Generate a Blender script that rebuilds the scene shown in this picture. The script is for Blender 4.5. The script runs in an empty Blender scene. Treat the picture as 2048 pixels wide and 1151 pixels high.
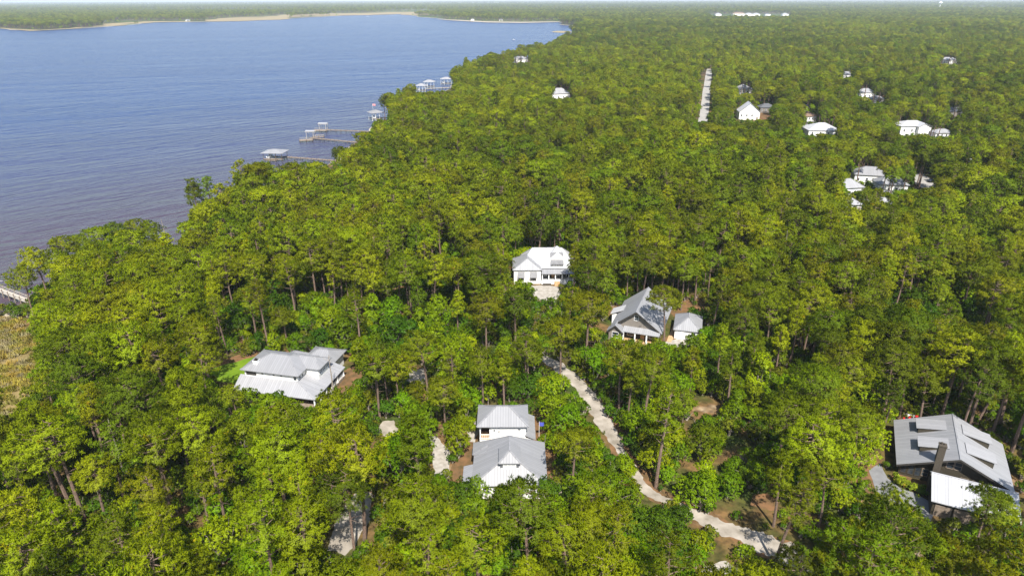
import bpy, math, random
import numpy as np
from mathutils import Vector, Matrix

# ------------------------------------------------------------------ camera
H = 80.0; F = 1365.0; P = math.atan((575.5 + 1.0) / F); ROLL = math.radians(0.17)
SC = bpy.context.scene; COL = SC.collection
def ray(x, y):
    u = (x - 1024) / F; v = -(y - 575.5) / F
    c, s = math.cos(ROLL), math.sin(ROLL)
    u, v = u * c + v * s, v * c - u * s
    return (u, math.cos(P) + v * math.sin(P), -math.sin(P) + v * math.cos(P))
def at(x, y, z=0.7):
    d = ray(x, y); t = (z - H) / d[2]
    return Vector((d[0] * t, d[1] * t, z))
def proj(X, Y, Z):
    dz = Z - H
    f = Y * math.cos(P) - dz * math.sin(P); up = Y * math.sin(P) + dz * math.cos(P)
    u = X / f; v = up / f
    c, s = math.cos(ROLL), math.sin(ROLL)
    return 1024 + F * (u * c - v * s), 575.5 - F * (v * c + u * s), f
cam = bpy.data.cameras.new('camera'); cam.sensor_width = 36; cam.lens = 36 * F / 2048
cam.clip_start = 1; cam.clip_end = 120000
co = bpy.data.objects.new('camera', cam); COL.objects.link(co); SC.camera = co
R0 = Vector((1, 0, 0)); U0 = Vector((0, math.sin(P), math.cos(P))); B0 = Vector((0, -math.cos(P), math.sin(P)))
c, s = math.cos(ROLL), math.sin(ROLL)
rt = c * R0 - s * U0; up = s * R0 + c * U0
co.matrix_world = Matrix(((rt.x, up.x, B0.x, 0), (rt.y, up.y, B0.y, 0), (rt.z, up.z, B0.z, H), (0, 0, 0, 1)))

# ------------------------------------------------------------------ sky, sun, exposure
SUN_E, SUN_A = 52, 10          # elevation; degrees to the right of straight behind the camera
W = bpy.data.worlds.new('World'); SC.world = W; W.use_nodes = True
nt = W.node_tree; bg = nt.nodes['Background']; sk = nt.nodes.new('ShaderNodeTexSky')
sk.sky_type = 'NISHITA'; sk.sun_disc = False; sk.sun_elevation = math.radians(SUN_E)
sk.sun_rotation = math.radians(180 - SUN_A); sk.air_density = 1.0; sk.dust_density = 1.0
nt.links.new(sk.outputs[0], bg.inputs[0]); bg.inputs[1].default_value = 0.115
sl = bpy.data.lights.new('sun', 'SUN'); sl.energy = 5.0; sl.angle = math.radians(0.5); sl.color = (1, 0.955, 0.88)
so = bpy.data.objects.new('sun', sl); COL.objects.link(so)
e, a = math.radians(SUN_E), math.radians(SUN_A)
sd = Vector((math.sin(a) * math.cos(e), -math.cos(a) * math.cos(e), math.sin(e)))
so.rotation_euler = sd.to_track_quat('Z', 'Y').to_euler(); so.location = (0, 0, 200)
SC.view_settings.view_transform = 'Standard'; SC.view_settings.look = 'None'
SC.view_settings.exposure = 0.92; SC.view_settings.gamma = 1
SC.render.engine = 'CYCLES'
try:
    SC.cycles.use_denoising = True; SC.cycles.denoising_input_passes = 'RGB_ALBEDO_NORMAL'; SC.cycles.denoising_prefilter = 'ACCURATE'
    SC.cycles.max_bounces = 6; SC.cycles.diffuse_bounces = 3; SC.cycles.transmission_bounces = 4
    SC.cycles.use_adaptive_sampling = False; SC.cycles.sample_clamp_indirect = 2.5
except Exception: pass
rng = np.random.default_rng(7); random.seed(7)

# ------------------------------------------------------------------ material helpers
def nodes(name):
    m = bpy.data.materials.new(name); m.use_nodes = True
    t = m.node_tree; b = t.nodes['Principled BSDF']
    return m, t, b, t.links.new
def N(t, kind, **kw):
    n = t.nodes.new(kind)
    for k, v in kw.items():
        if isinstance(k, str) and hasattr(n, k): setattr(n, k, v)
        else: n.inputs[k.replace('_', ' ')].default_value = v
    return n
def ramp(t, stops):
    r = t.nodes.new('ShaderNodeValToRGB'); cr = r.color_ramp
    while len(cr.elements) < len(stops): cr.elements.new(0.5)
    for el, (p, c) in zip(cr.elements, stops):
        el.position = p; el.color = (*c, 1) if len(c) == 3 else c
    return r
def noisy(name, c1, c2, scale=3, rough=0.8, metallic=0, bump=0.0, detail=4, coord='Object', spec=0.3):
    m, t, b, L = nodes(name)
    tc = N(t, 'ShaderNodeTexCoord'); no = N(t, 'ShaderNodeTexNoise'); no.inputs['Scale'].default_value = scale
    no.inputs['Detail'].default_value = detail
    L(tc.outputs[coord], no.inputs['Vector'])
    r = ramp(t, [(0.3, c1), (0.7, c2)]); L(no.outputs[0], r.inputs[0]); L(r.outputs[0], b.inputs['Base Color'])
    b.inputs['Roughness'].default_value = rough; b.inputs['Metallic'].default_value = metallic
    b.inputs['Specular IOR Level'].default_value = spec
    if bump:
        bp = N(t, 'ShaderNodeBump'); bp.inputs['Strength'].default_value = bump; bp.inputs['Distance'].default_value = 0.1
        L(no.outputs[0], bp.inputs['Height']); L(bp.outputs[0], b.inputs['Normal'])
    return m
def seam_metal(name, col, var=0.07, pitch=0.5, rough=0.55, metallic=0.05):
    """standing-seam sheet: u (metres along the eave) makes the seams, panels differ a little in tone"""
    m, t, b, L = nodes(name)
    uv = N(t, 'ShaderNodeUVMap'); uv.uv_map = 'UVMap'
    sx = N(t, 'ShaderNodeSeparateXYZ'); L(uv.outputs[0], sx.inputs[0])
    dv = N(t, 'ShaderNodeMath', operation='DIVIDE'); dv.inputs[1].default_value = pitch; L(sx.outputs[0], dv.inputs[0])
    fr = N(t, 'ShaderNodeMath', operation='FRACT'); L(dv.outputs[0], fr.inputs[0])
    fl = N(t, 'ShaderNodeMath', operation='FLOOR'); L(dv.outputs[0], fl.inputs[0])
    wn = N(t, 'ShaderNodeTexWhiteNoise', noise_dimensions='1D'); L(fl.outputs[0], wn.inputs['W'])
    no = N(t, 'ShaderNodeTexNoise'); no.inputs['Scale'].default_value = 0.7; no.inputs['Detail'].default_value = 6
    tc = N(t, 'ShaderNodeTexCoord'); L(tc.outputs['Object'], no.inputs['Vector'])
    ad = N(t, 'ShaderNodeMath', operation='ADD'); L(wn.outputs[0], ad.inputs[0]); L(no.outputs[0], ad.inputs[1])
    lo = [x * (1 - var) for x in col]; hi = [min(1, x * (1 + var)) for x in col]
    r = ramp(t, [(0.25, lo), (0.8, hi)])
    hf = N(t, 'ShaderNodeMath', operation='MULTIPLY'); hf.inputs[1].default_value = 0.5; L(ad.outputs[0], hf.inputs[0])
    L(hf.outputs[0], r.inputs[0])
    g = N(t, 'ShaderNodeMath', operation='GREATER_THAN'); g.inputs[1].default_value = 0.86; L(fr.outputs[0], g.inputs[0])
    mx = N(t, 'ShaderNodeMixRGB', blend_type='MULTIPLY'); mx.inputs[2].default_value = (0.78, 0.78, 0.80, 1)
    L(g.outputs[0], mx.inputs[0]); L(r.outputs[0], mx.inputs[1]); L(mx.outputs[0], b.inputs['Base Color'])
    bp = N(t, 'ShaderNodeBump'); bp.inputs['Strength'].default_value = 0.6; bp.inputs['Distance'].default_value = 0.05
    L(g.outputs[0], bp.inputs['Height']); L(bp.outputs[0], b.inputs['Normal'])
    b.inputs['Roughness'].default_value = rough; b.inputs['Metallic'].default_value = metallic
    return m
def siding(name, col, pitch=0.2, vertical=False):
    m, t, b, L = nodes(name)
    tc = N(t, 'ShaderNodeTexCoord'); sx = N(t, 'ShaderNodeSeparateXYZ'); L(tc.outputs['Object'], sx.inputs[0])
    if vertical:
        a_ = N(t, 'ShaderNodeMath', operation='ADD'); L(sx.outputs[0], a_.inputs[0]); L(sx.outputs[1], a_.inputs[1]); src = a_.outputs[0]
    else: src = sx.outputs[2]
    dv = N(t, 'ShaderNodeMath', operation='DIVIDE'); dv.inputs[1].default_value = pitch; L(src, dv.inputs[0])
    fr = N(t, 'ShaderNodeMath', operation='FRACT'); L(dv.outputs[0], fr.inputs[0])
    no = N(t, 'ShaderNodeTexNoise'); no.inputs['Scale'].default_value = 1.3; L(tc.outputs['Object'], no.inputs['Vector'])
    r = ramp(t, [(0.3, [x * 0.9 for x in col]), (0.7, col)]); L(no.outputs[0], r.inputs[0])
    L(r.outputs[0], b.inputs['Base Color'])
    bp = N(t, 'ShaderNodeBump'); bp.inputs['Strength'].default_value = 0.5; bp.inputs['Distance'].default_value = 0.03
    L(fr.outputs[0], bp.inputs['Height']); L(bp.outputs[0], b.inputs['Normal'])
    b.inputs['Roughness'].default_value = 0.6; b.inputs['Specular IOR Level'].default_value = 0.3
    return m
def foliage(name, base=(1, 1, 1), transl=0.3, rough=0.5):
    """one tone of leaf, varied from tuft to tuft and tree to tree"""
    m, t, b, L = nodes(name)
    oi = N(t, 'ShaderNodeObjectInfo'); at_ = N(t, 'ShaderNodeAttribute'); at_.attribute_name = 'tint'
    r = ramp(t, [(0.0, (0.8, 0.8, 0.85)), (0.5, (1, 1, 1)), (0.96, (1.18, 1.15, 1.0)), (1.0, (1.5, 0.95, 1.5))])
    L(at_.outputs['Fac'], r.inputs[0])
    mx = N(t, 'ShaderNodeMixRGB', blend_type='MULTIPLY'); mx.inputs[0].default_value = 1
    mx.inputs[1].default_value = (*base, 1); L(r.outputs[0], mx.inputs[2])
    hs = N(t, 'ShaderNodeHueSaturation'); L(mx.outputs[0], hs.inputs['Color'])
    mr = N(t, 'ShaderNodeMapRange'); mr.inputs[3].default_value = 0.75; mr.inputs[4].default_value = 1.25
    L(oi.outputs['Random'], mr.inputs[0]); L(mr.outputs[0], hs.inputs['Value'])
    mh = N(t, 'ShaderNodeMath', operation='MULTIPLY'); mh.inputs[1].default_value = 7.31; L(oi.outputs['Random'], mh.inputs[0])
    fh = N(t, 'ShaderNodeMath', operation='FRACT'); L(mh.outputs[0], fh.inputs[0])
    m2 = N(t, 'ShaderNodeMapRange'); m2.inputs[3].default_value = 0.485; m2.inputs[4].default_value = 0.515
    L(fh.outputs[0], m2.inputs[0]); L(m2.outputs[0], hs.inputs['Hue'])
    L(hs.outputs[0], b.inputs['Base Color']); b.inputs['Roughness'].default_value = rough
    b.inputs['Specular IOR Level'].default_value = 0.08
    tr = N(t, 'ShaderNodeBsdfTranslucent'); L(hs.outputs[0], tr.inputs[0])
    ms = N(t, 'ShaderNodeMixShader'); ms.inputs[0].default_value = transl
    L(b.outputs[0], ms.inputs[1]); L(tr.outputs[0], ms.inputs[2]); L(ms.outputs[0], t.nodes['Material Output'].inputs[0])
    return m

M = {}
M['roof'] = seam_metal('galvanised_roof', (0.235, 0.235, 0.242))
M['roof_pale'] = seam_metal('pale_metal_roof', (0.285, 0.285, 0.295), 0.08)
M['roof_shed'] = seam_metal('ribbed_shed_roof', (0.36, 0.36, 0.37), 0.10)
M['roof_white'] = seam_metal('white_metal_roof', (0.43, 0.43, 0.442), 0.05)
M['roof_grey'] = seam_metal('grey_metal_roof', (0.25, 0.252, 0.262), 0.08)
M['awning'] = noisy('grey_awning', (0.13, 0.13, 0.135), (0.18, 0.18, 0.185), 1.5, 0.6)
M['roof_brown'] = noisy('brown_shingles', (0.13, 0.085, 0.06), (0.2, 0.14, 0.1), 4)
M['roof_dark'] = noisy('dark_shingles', (0.07, 0.075, 0.085), (0.11, 0.115, 0.125), 4)
M['white'] = siding('white_siding', (0.80, 0.79, 0.76))
M['trim'] = noisy('white_trim', (0.76, 0.76, 0.74), (0.82, 0.82, 0.80), 2, 0.5)
M['taupe'] = siding('taupe_siding', (0.20, 0.175, 0.15), 0.18)
M['brown'] = siding('dark_brown_boards', (0.052, 0.044, 0.030), 0.3, True)
M['fascia'] = noisy('dark_fascia', (0.03, 0.028, 0.025), (0.045, 0.04, 0.035), 2)
M['glass'] = noisy('window_glass', (0.02, 0.025, 0.032), (0.05, 0.06, 0.07), 0.8, 0.08, spec=0.6)
M['screen'] = noisy('dark_screen', (0.02, 0.018, 0.016), (0.05, 0.04, 0.03), 1.2, 0.7)
M['wood'] = noisy('weathered_wood', (0.15, 0.115, 0.085), (0.25, 0.20, 0.155), 2.5, 0.8, bump=0.3)
M['deckwood'] = noisy('tan_deck_boards', (0.36, 0.22, 0.11), (0.50, 0.33, 0.18), 1.5, 0.8, bump=0.2)
M['pale_wood'] = noisy('bleached_deck_boards', (0.33, 0.29, 0.24), (0.45, 0.41, 0.35), 1.5, 0.8, bump=0.2)
M['pile'] = noisy('wet_pile', (0.07, 0.055, 0.045), (0.14, 0.11, 0.085), 2, 0.8)
M['bark'] = noisy('pine_bark', (0.085, 0.055, 0.04), (0.21, 0.145, 0.11), 5, 0.9, bump=0.6)
M['greybark'] = noisy('grey_bark', (0.15, 0.125, 0.10), (0.30, 0.26, 0.215), 4, 0.9, bump=0.4)
M['red'] = noisy('red_paint', (0.5, 0.012, 0.012), (0.6, 0.02, 0.02), 2, 0.4)
M['blue'] = noisy('blue_cloth', (0.05, 0.06, 0.32), (0.08, 0.10, 0.42), 2, 0.7)
M['pink'] = noisy('red_white_cloth', (0.6, 0.1, 0.1), (0.7, 0.4, 0.4), 2, 0.7)
M['hull'] = noisy('white_gelcoat', (0.72, 0.72, 0.72), (0.82, 0.82, 0.82), 1, 0.25)
M['carpaint'] = noisy('dark_car_paint', (0.02, 0.022, 0.028), (0.03, 0.033, 0.04), 1, 0.2)
M['carblue'] = noisy('blue_car_paint', (0.04, 0.13, 0.35), (0.05, 0.16, 0.4), 1, 0.25)
M['rubber'] = noisy('tyre_rubber', (0.012, 0.012, 0.012), (0.02, 0.02, 0.02), 2, 0.9)
M['brick'] = noisy('chimney_brick', (0.05, 0.042, 0.03), (0.075, 0.062, 0.048), 6, 0.85, bump=0.3)

# leaf tones
PT = {'deep green': (.100, .140, .004), 'olive green': (.160, .186, .004), 'yellow green': (.205, .250, .004), 'mid green': (.135, .186, .004)}
BT = {'dark green': (.068, .138, .006), 'bright green': (.155, .255, .004), 'lime green': (.235, .310, .004), 'olive green': (.165, .205, .005)}
UT = [(.08, .15, .006), (.145, .24, .005), (.155, .18, .012)]
GT = [(.34, .265, .05), (.25, .225, .05), (.32, .27, .14)]
for k, c in PT.items(): M['needles ' + k] = foliage(k.replace(' ', '_') + '_needles', c, .33)
for k, c in BT.items(): M['leaves ' + k] = foliage(k.replace(' ', '_') + '_leaves', c, .4, .4)
for k, c in enumerate(UT): M['scrub %d' % k] = foliage('scrub_leaves', c, .35, .4)
for k, c in enumerate(GT): M['grass %d' % k] = foliage('dry_grass', c, .3, .6)
M['hosta 0'] = foliage('hosta_leaves', (.26, .32, .02), .35, .4); M['hosta 1'] = foliage('hosta_leaves', (.13, .22, .02), .35, .4)

# ------------------------------------------------------------------ mesh helpers
class MB:
    def __init__(s): s.v = []; s.f = []; s.uv = {}; s.mi = []
    def face(s, pts, uv=None, mi=0):
        i = len(s.v); s.v += [tuple(p) for p in pts]; s.f.append(tuple(range(i, i + len(pts)))); s.mi.append(mi)
        if uv: s.uv[len(s.f) - 1] = uv
        return s
    def box(s, x0, y0, z0, x1, y1, z1, mi=0):
        p = [(x0, y0, z0), (x1, y0, z0), (x1, y1, z0), (x0, y1, z0), (x0, y0, z1), (x1, y0, z1), (x1, y1, z1), (x0, y1, z1)]
        i = len(s.v); s.v += p
        for q in ((3, 2, 1, 0), (4, 5, 6, 7), (0, 1, 5, 4), (1, 2, 6, 5), (2, 3, 7, 6), (3, 0, 4, 7)):
            s.f.append(tuple(i + k for k in q)); s.mi.append(mi)
        return s
    def prism(s, pts, d, mi=0):
        d = Vector(d); a = [Vector(p) for p in pts]; b = [p + d for p in a]; n = len(a)
        s.face(a[::-1], mi=mi); s.face(b, mi=mi)
        for k in range(n): s.face([a[k], a[(k + 1) % n], b[(k + 1) % n], b[k]], mi=mi)
        return s
    def sheet(s, pts, th=0.16):
        """one roof plane: top with UV in metres (u along the eave), underside and rim"""
        a = [Vector(p) for p in pts]
        n = (a[1] - a[0]).cross(a[2] - a[0])
        if n.z < 0: a = a[::-1]; n = -n
        n.normalize()
        u = Vector((0, 0, 1)).cross(n)
        u = Vector((1, 0, 0)) if u.length < 1e-4 else u.normalized()
        v = n.cross(u)
        s.face(a, [(p.dot(u), p.dot(v)) for p in a])
        b = [p - Vector((0, 0, th)) for p in a]; s.face(b[::-1])
        for k in range(len(a)):
            q = (k + 1) % len(a); s.face([b[k], b[q], a[q], a[k]])
        return s
    def bar(s, p, q, w, h=None, lift=0.0, mi=0):
        p, q = Vector(p), Vector(q); d = (q - p).normalized(); h = h or w
        r = d.cross(Vector((0, 0, 1)))
        r = Vector((1, 0, 0)) if r.length < 1e-3 else r.normalized()
        n = r.cross(d); L = Vector((0, 0, lift))
        A = [o + r * (x * w / 2) + n * (y * h / 2) + L for o in (p, q) for x, y in ((-1, -1), (1, -1), (1, 1), (-1, 1))]
        i = len(s.v); s.v += [tuple(x) for x in A]
        for qd in ((0, 1, 2, 3), (7, 6, 5, 4), (0, 4, 5, 1), (1, 5, 6, 2), (2, 6, 7, 3), (3, 7, 4, 0)):
            s.f.append(tuple(i + k for k in qd)); s.mi.append(mi)
        return s
    def tube(s, pts, rad, n=6, mi=0):
        base = len(s.v); m = len(pts)
        for k, p in enumerate(pts):
            p = Vector(p); d = Vector(pts[min(k + 1, m - 1)]) - Vector(pts[max(k - 1, 0)]); d.normalize()
            r = d.cross(Vector((0.31, 0.95, 0.02)))
            r = Vector((1, 0, 0)) if r.length < 1e-3 else r.normalized()
            q = d.cross(r)
            for j in range(n):
                t = 2 * math.pi * j / n; s.v.append(tuple(p + (r * math.cos(t) + q * math.sin(t)) * rad[k]))
        for k in range(m - 1):
            for j in range(n):
                a, b = base + k * n + j, base + k * n + (j + 1) % n
                s.f.append((a, b, b + n, a + n)); s.mi.append(mi)
        s.f.append(tuple(base + (m - 1) * n + j for j in range(n))); s.mi.append(mi)
        return s
    def mesh(s, name, mats):
        me = bpy.data.meshes.new(name); me.from_pydata(s.v, [], s.f); me.update()
        for m in (mats if isinstance(mats, list) else [mats]): me.materials.append(m)
        if any(s.mi): me.polygons.foreach_set('material_index', s.mi)
        if s.uv:
            l = me.uv_layers.new(name='UVMap')
            for fi, uv in s.uv.items():
                for k, li in enumerate(me.polygons[fi].loop_indices): l.data[li].uv = uv[k]
        return me
    def build(s, name, mats, parent=None):
        o = bpy.data.objects.new(name, s.mesh(name, mats)); COL.objects.link(o)
        if parent: o.parent = parent
        return o
def tag(o, label=None, cat=None, group=None, kind=None):
    if label: o['label'] = label
    if cat: o['category'] = cat
    if group: o['group'] = group
    if kind: o['kind'] = kind
    return o
def empty(name, loc, rz=0, label=None, cat=None, group=None):
    o = bpy.data.objects.new(name, None); COL.objects.link(o); o.location = loc; o.rotation_euler = (0, 0, rz)
    o.empty_display_size = 1
    return tag(o, label, cat, group)
GZ = 0.7                                                            # ground level, water is 0

# ------------------------------------------------------------------ shore, ground, water
SHORE_NEAR = [(-900, 800), (-350, 715), (-120, 668), (-40, 640), (0, 627), (28, 612), (60, 600), (95, 583), (140, 562), (200, 543), (300, 518), (345, 500),
    (400, 477), (450, 452), (500, 425), (560, 398), (612, 372), (645, 345), (676, 318), (712, 285), (742, 262), (775, 238), (815, 218),
    (862, 196), (905, 170), (935, 152), (975, 136), (1030, 121), (1075, 111), (1115, 99), (1146, 84), (1165, 77), (1146, 72), (1150, 62), (1154, 51.5)]
SHORE_FAR = [(1124, 49.5), (1117, 43.5), (1042, 45), (973, 44), (891, 39.5), (837, 34), (802, 27.5), (700, 30.5), (581, 36.5), (478, 42), (407, 43.5),
    (307, 44.5), (239, 51), (164, 56), (68, 61.5), (0, 56.5), (-400, 64), (-1500, 70)]
def fractal(pts, depth, amp):
    pts = [Vector(p) for p in pts]
    for _ in range(depth):
        out = []
        for p, q in zip(pts, pts[1:]):
            d = q - p; out += [p, (p + q) / 2 + Vector((-d.y, d.x, 0)) * random.uniform(-amp, amp)]
        pts = out + [pts[-1]]
    return pts
near_w = fractal([at(x, y, GZ) for x, y in SHORE_NEAR], 2, 0.07)
far_w = fractal([at(x, y, GZ) for x, y in SHORE_FAR], 3, 0.06)
WATER = [(p.x, p.y) for p in near_w + far_w]
def inside(poly, X, Y):
    X = np.asarray(X, float); Y = np.asarray(Y, float); r = np.zeros(X.shape, bool); n = len(poly)
    for i in range(n):
        x0, y0 = poly[i][:2]; x1, y1 = poly[(i + 1) % n][:2]
        if y0 == y1: continue
        c_ = ((y0 > Y) != (y1 > Y)) & (X < (x1 - x0) * (Y - y0) / (y1 - y0) + x0)
        r ^= c_
    return r
import bmesh
def ground_mesh():
    bm = bmesh.new()
    B = 65000.0
    outer = [bm.verts.new(p) for p in ((-B, -300, GZ), (B, -300, GZ), (B, B, GZ), (-B, B, GZ))]
    inner = [bm.verts.new((x, y, GZ)) for x, y in WATER]
    es = [bm.edges.new((l[k], l[(k + 1) % len(l)])) for l in (outer, inner) for k in range(len(l))]
    bmesh.ops.triangle_fill(bm, edges=es, use_beauty=True)
    # beach: the rim of the hole slopes down under the water
    cx = [Vector((x, y, 0)) for x, y in WATER]; n = len(cx); low = []
    area = sum(cx[k].x * cx[(k + 1) % n].y - cx[(k + 1) % n].x * cx[k].y for k in range(n))
    sg = 1 if area > 0 else -1
    for k in range(n):
        d = (cx[(k + 1) % n] - cx[k - 1]).normalized(); w = min(6.0, 2.0 + cx[k].y * 0.004)
        low.append(bm.verts.new(cx[k] + Vector((-d.y, d.x, 0)) * sg * w + Vector((0, 0, -1.0))))
    for k in range(n):
        q = (k + 1) % n
        try: f = bm.faces.new((inner[k], inner[q], low[q], low[k])); f.material_index = 1
        except ValueError: pass
    bmesh.ops.recalc_face_normals(bm, faces=bm.faces)
    me = bpy.data.meshes.new('ground'); bm.to_mesh(me); bm.free()
    if me.polygons[0].normal.z < 0: me.flip_normals()
    return me
def ground_material():
    m, t, b, L = nodes('forest_floor')
    tc = N(t, 'ShaderNodeTexCoord')
    n1 = N(t, 'ShaderNodeTexNoise'); n1.inputs['Scale'].default_value = 0.12; n1.inputs['Detail'].default_value = 8
    n2 = N(t, 'ShaderNodeTexNoise'); n2.inputs['Scale'].default_value = 0.9; n2.inputs['Detail'].default_value = 6
    for n_ in (n1, n2): L(tc.outputs['Object'], n_.inputs['Vector'])
    r1 = ramp(t, [(0.34, (0.045, 0.07, 0.012)), (0.50, (0.075, 0.065, 0.022)), (0.62, (0.15, 0.09, 0.04)), (0.74, (0.30, 0.25, 0.18))])
    L(n1.outputs[0], r1.inputs[0])
    r2 = ramp(t, [(0.35, (0.6, 0.6, 0.6)), (0.65, (1.25, 1.2, 1.1))]); L(n2.outputs[0], r2.inputs[0])
    mx = N(t, 'ShaderNodeMixRGB', blend_type='MULTIPLY'); mx.inputs[0].default_value = 1
    L(r1.outputs[0], mx.inputs[1]); L(r2.outputs[0], mx.inputs[2])
    # beyond a few kilometres the ground itself is woodland seen at a glancing angle
    n3 = N(t, 'ShaderNodeTexNoise'); n3.inputs['Scale'].default_value = 0.0016; n3.inputs['Detail'].default_value = 10
    L(tc.outputs['Object'], n3.inputs['Vector'])
    r3 = ramp(t, [(0.3, (0.03, 0.055, 0.012)), (0.5, (0.05, 0.08, 0.018)), (0.64, (0.13, 0.13, 0.06))]); L(n3.outputs[0], r3.inputs[0])
    sp = N(t, 'ShaderNodeSeparateXYZ'); L(tc.outputs['Object'], sp.inputs[0])
    mr = N(t, 'ShaderNodeMapRange'); mr.inputs[1].default_value = 900; mr.inputs[2].default_value = 1600; L(sp.outputs[1], mr.inputs[0])
    mf = N(t, 'ShaderNodeMixRGB'); L(mr.outputs[0], mf.inputs[0]); L(mx.outputs[0], mf.inputs[1]); L(r3.outputs[0], mf.inputs[2])
    L(mf.outputs[0], b.inputs['Base Color']); b.inputs['Roughness'].default_value = 0.95; b.inputs['Specular IOR Level'].default_value = 0.1
    return m
M['sand'] = noisy('pale_sand', (0.28, 0.235, 0.17), (0.42, 0.37, 0.30), 0.8, 0.95, detail=8, spec=0.1)
gme = ground_mesh(); gme.materials.append(ground_material()); gme.materials.append(M['sand'])
go = bpy.data.objects.new('ground', gme); COL.objects.link(go)
tag(go, 'flat wooded ground of pine straw, sand and scrub reaching the horizon', 'ground', kind='structure')

def water_material():
    m, t, b, L = nodes('river_water')
    tc = N(t, 'ShaderNodeTexCoord')
    def mapped(sx, sy, rot):
        mp = N(t, 'ShaderNodeMapping'); mp.vector_type = 'TEXTURE'; mp.inputs['Scale'].default_value = (1 / sx, 1 / sy, 1); mp.inputs['Rotation'].default_value = (0, 0, math.radians(rot))
        L(tc.outputs['Object'], mp.inputs['Vector']); return mp.outputs[0]
    w1 = N(t, 'ShaderNodeTexNoise'); w1.inputs['Scale'].default_value = 1; w1.inputs['Detail'].default_value = 3; w1.inputs['Distortion'].default_value = 0.6
    L(mapped(0.035, 0.17, 40), w1.inputs['Vector'])
    w2 = N(t, 'ShaderNodeTexNoise'); w2.inputs['Scale'].default_value = 1; w2.inputs['Detail'].default_value = 4
    L(mapped(0.14, 0.5, 48), w2.inputs['Vector'])
    w3 = N(t, 'ShaderNodeTexNoise'); w3.inputs['Scale'].default_value = 1; w3.inputs['Detail'].default_value = 3
    L(mapped(0.008, 0.03, 20), w3.inputs['Vector'])
    # wind lanes: long streaks where the ripples lie down
    ln = N(t, 'ShaderNodeTexNoise'); ln.inputs['Scale'].default_value = 1; ln.inputs['Detail'].default_value = 5
    L(mapped(0.0009, 0.009, 14), ln.inputs['Vector'])
    lr = ramp(t, [(0.4, (1, 1, 1)), (0.66, (0.55, 0.55, 0.55))]); L(ln.outputs[0], lr.inputs[0])
    a1 = N(t, 'ShaderNodeMath', operation='MULTIPLY'); a1.inputs[1].default_value = 0.4; L(w2.outputs[0], a1.inputs[0])
    a2 = N(t, 'ShaderNodeMath', operation='ADD'); L(w1.outputs[0], a2.inputs[0]); L(a1.outputs[0], a2.inputs[1])
    a3 = N(t, 'ShaderNodeMath', operation='MULTIPLY'); L(a2.outputs[0], a3.inputs[0]); L(lr.outputs[0], a3.inputs[1])
    a4 = N(t, 'ShaderNodeMath', operation='MULTIPLY_ADD'); a4.inputs[1].default_value = 1.2; L(w3.outputs[0], a4.inputs[0]); L(a3.outputs[0], a4.inputs[2])
    bp = N(t, 'ShaderNodeBump'); bp.inputs['Strength'].default_value = 1.0; bp.inputs['Distance'].default_value = 5.5
    L(a4.outputs[0], bp.inputs['Height']); L(bp.outputs[0], b.inputs['Normal'])
    # tannin brown in the shallows by the near bank, bluer out in the channel
    sp = N(t, 'ShaderNodeSeparateXYZ'); L(tc.outputs['Object'], sp.inputs[0])
    dd = N(t, 'ShaderNodeMath', operation='MULTIPLY_ADD'); dd.inputs[1].default_value = -1.1; L(sp.outputs[0], dd.inputs[0]); L(sp.outputs[1], dd.inputs[2])
    n4 = N(t, 'ShaderNodeTexNoise'); n4.inputs['Scale'].default_value = 0.006; L(tc.outputs['Object'], n4.inputs['Vector'])
    ma = N(t, 'ShaderNodeMath', operation='MULTIPLY_ADD'); ma.inputs[1].default_value = 200; L(n4.outputs[0], ma.inputs[0]); L(dd.outputs[0], ma.inputs[2])
    mr = N(t, 'ShaderNodeMapRange'); mr.inputs[1].default_value = 400; mr.inputs[2].default_value = 1000; L(ma.outputs[0], mr.inputs[0])
    cr = ramp(t, [(0.0, (0.058, 0.039, 0.046)), (0.5, (0.035, 0.043, 0.098)), (1.0, (0.014, 0.038, 0.125))]); L(mr.outputs[0], cr.inputs[0])
    L(cr.outputs[0], b.inputs['Base Color']); b.inputs['Roughness'].default_value = 0.24; b.inputs['IOR'].default_value = 1.33
    return m
xs = [p[0] for p in WATER]; ys = [p[1] for p in WATER]
wo = MB().face([(min(xs) - 50, min(ys) - 50, 0), (max(xs) + 50, min(ys) - 50, 0), (max(xs) + 50, max(ys) + 50, 0), (min(xs) - 50, max(ys) + 50, 0)]).build('water', water_material())
tag(wo, 'wide blue river rippled by wind, brownish near the bank', 'river', kind='structure')

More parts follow.
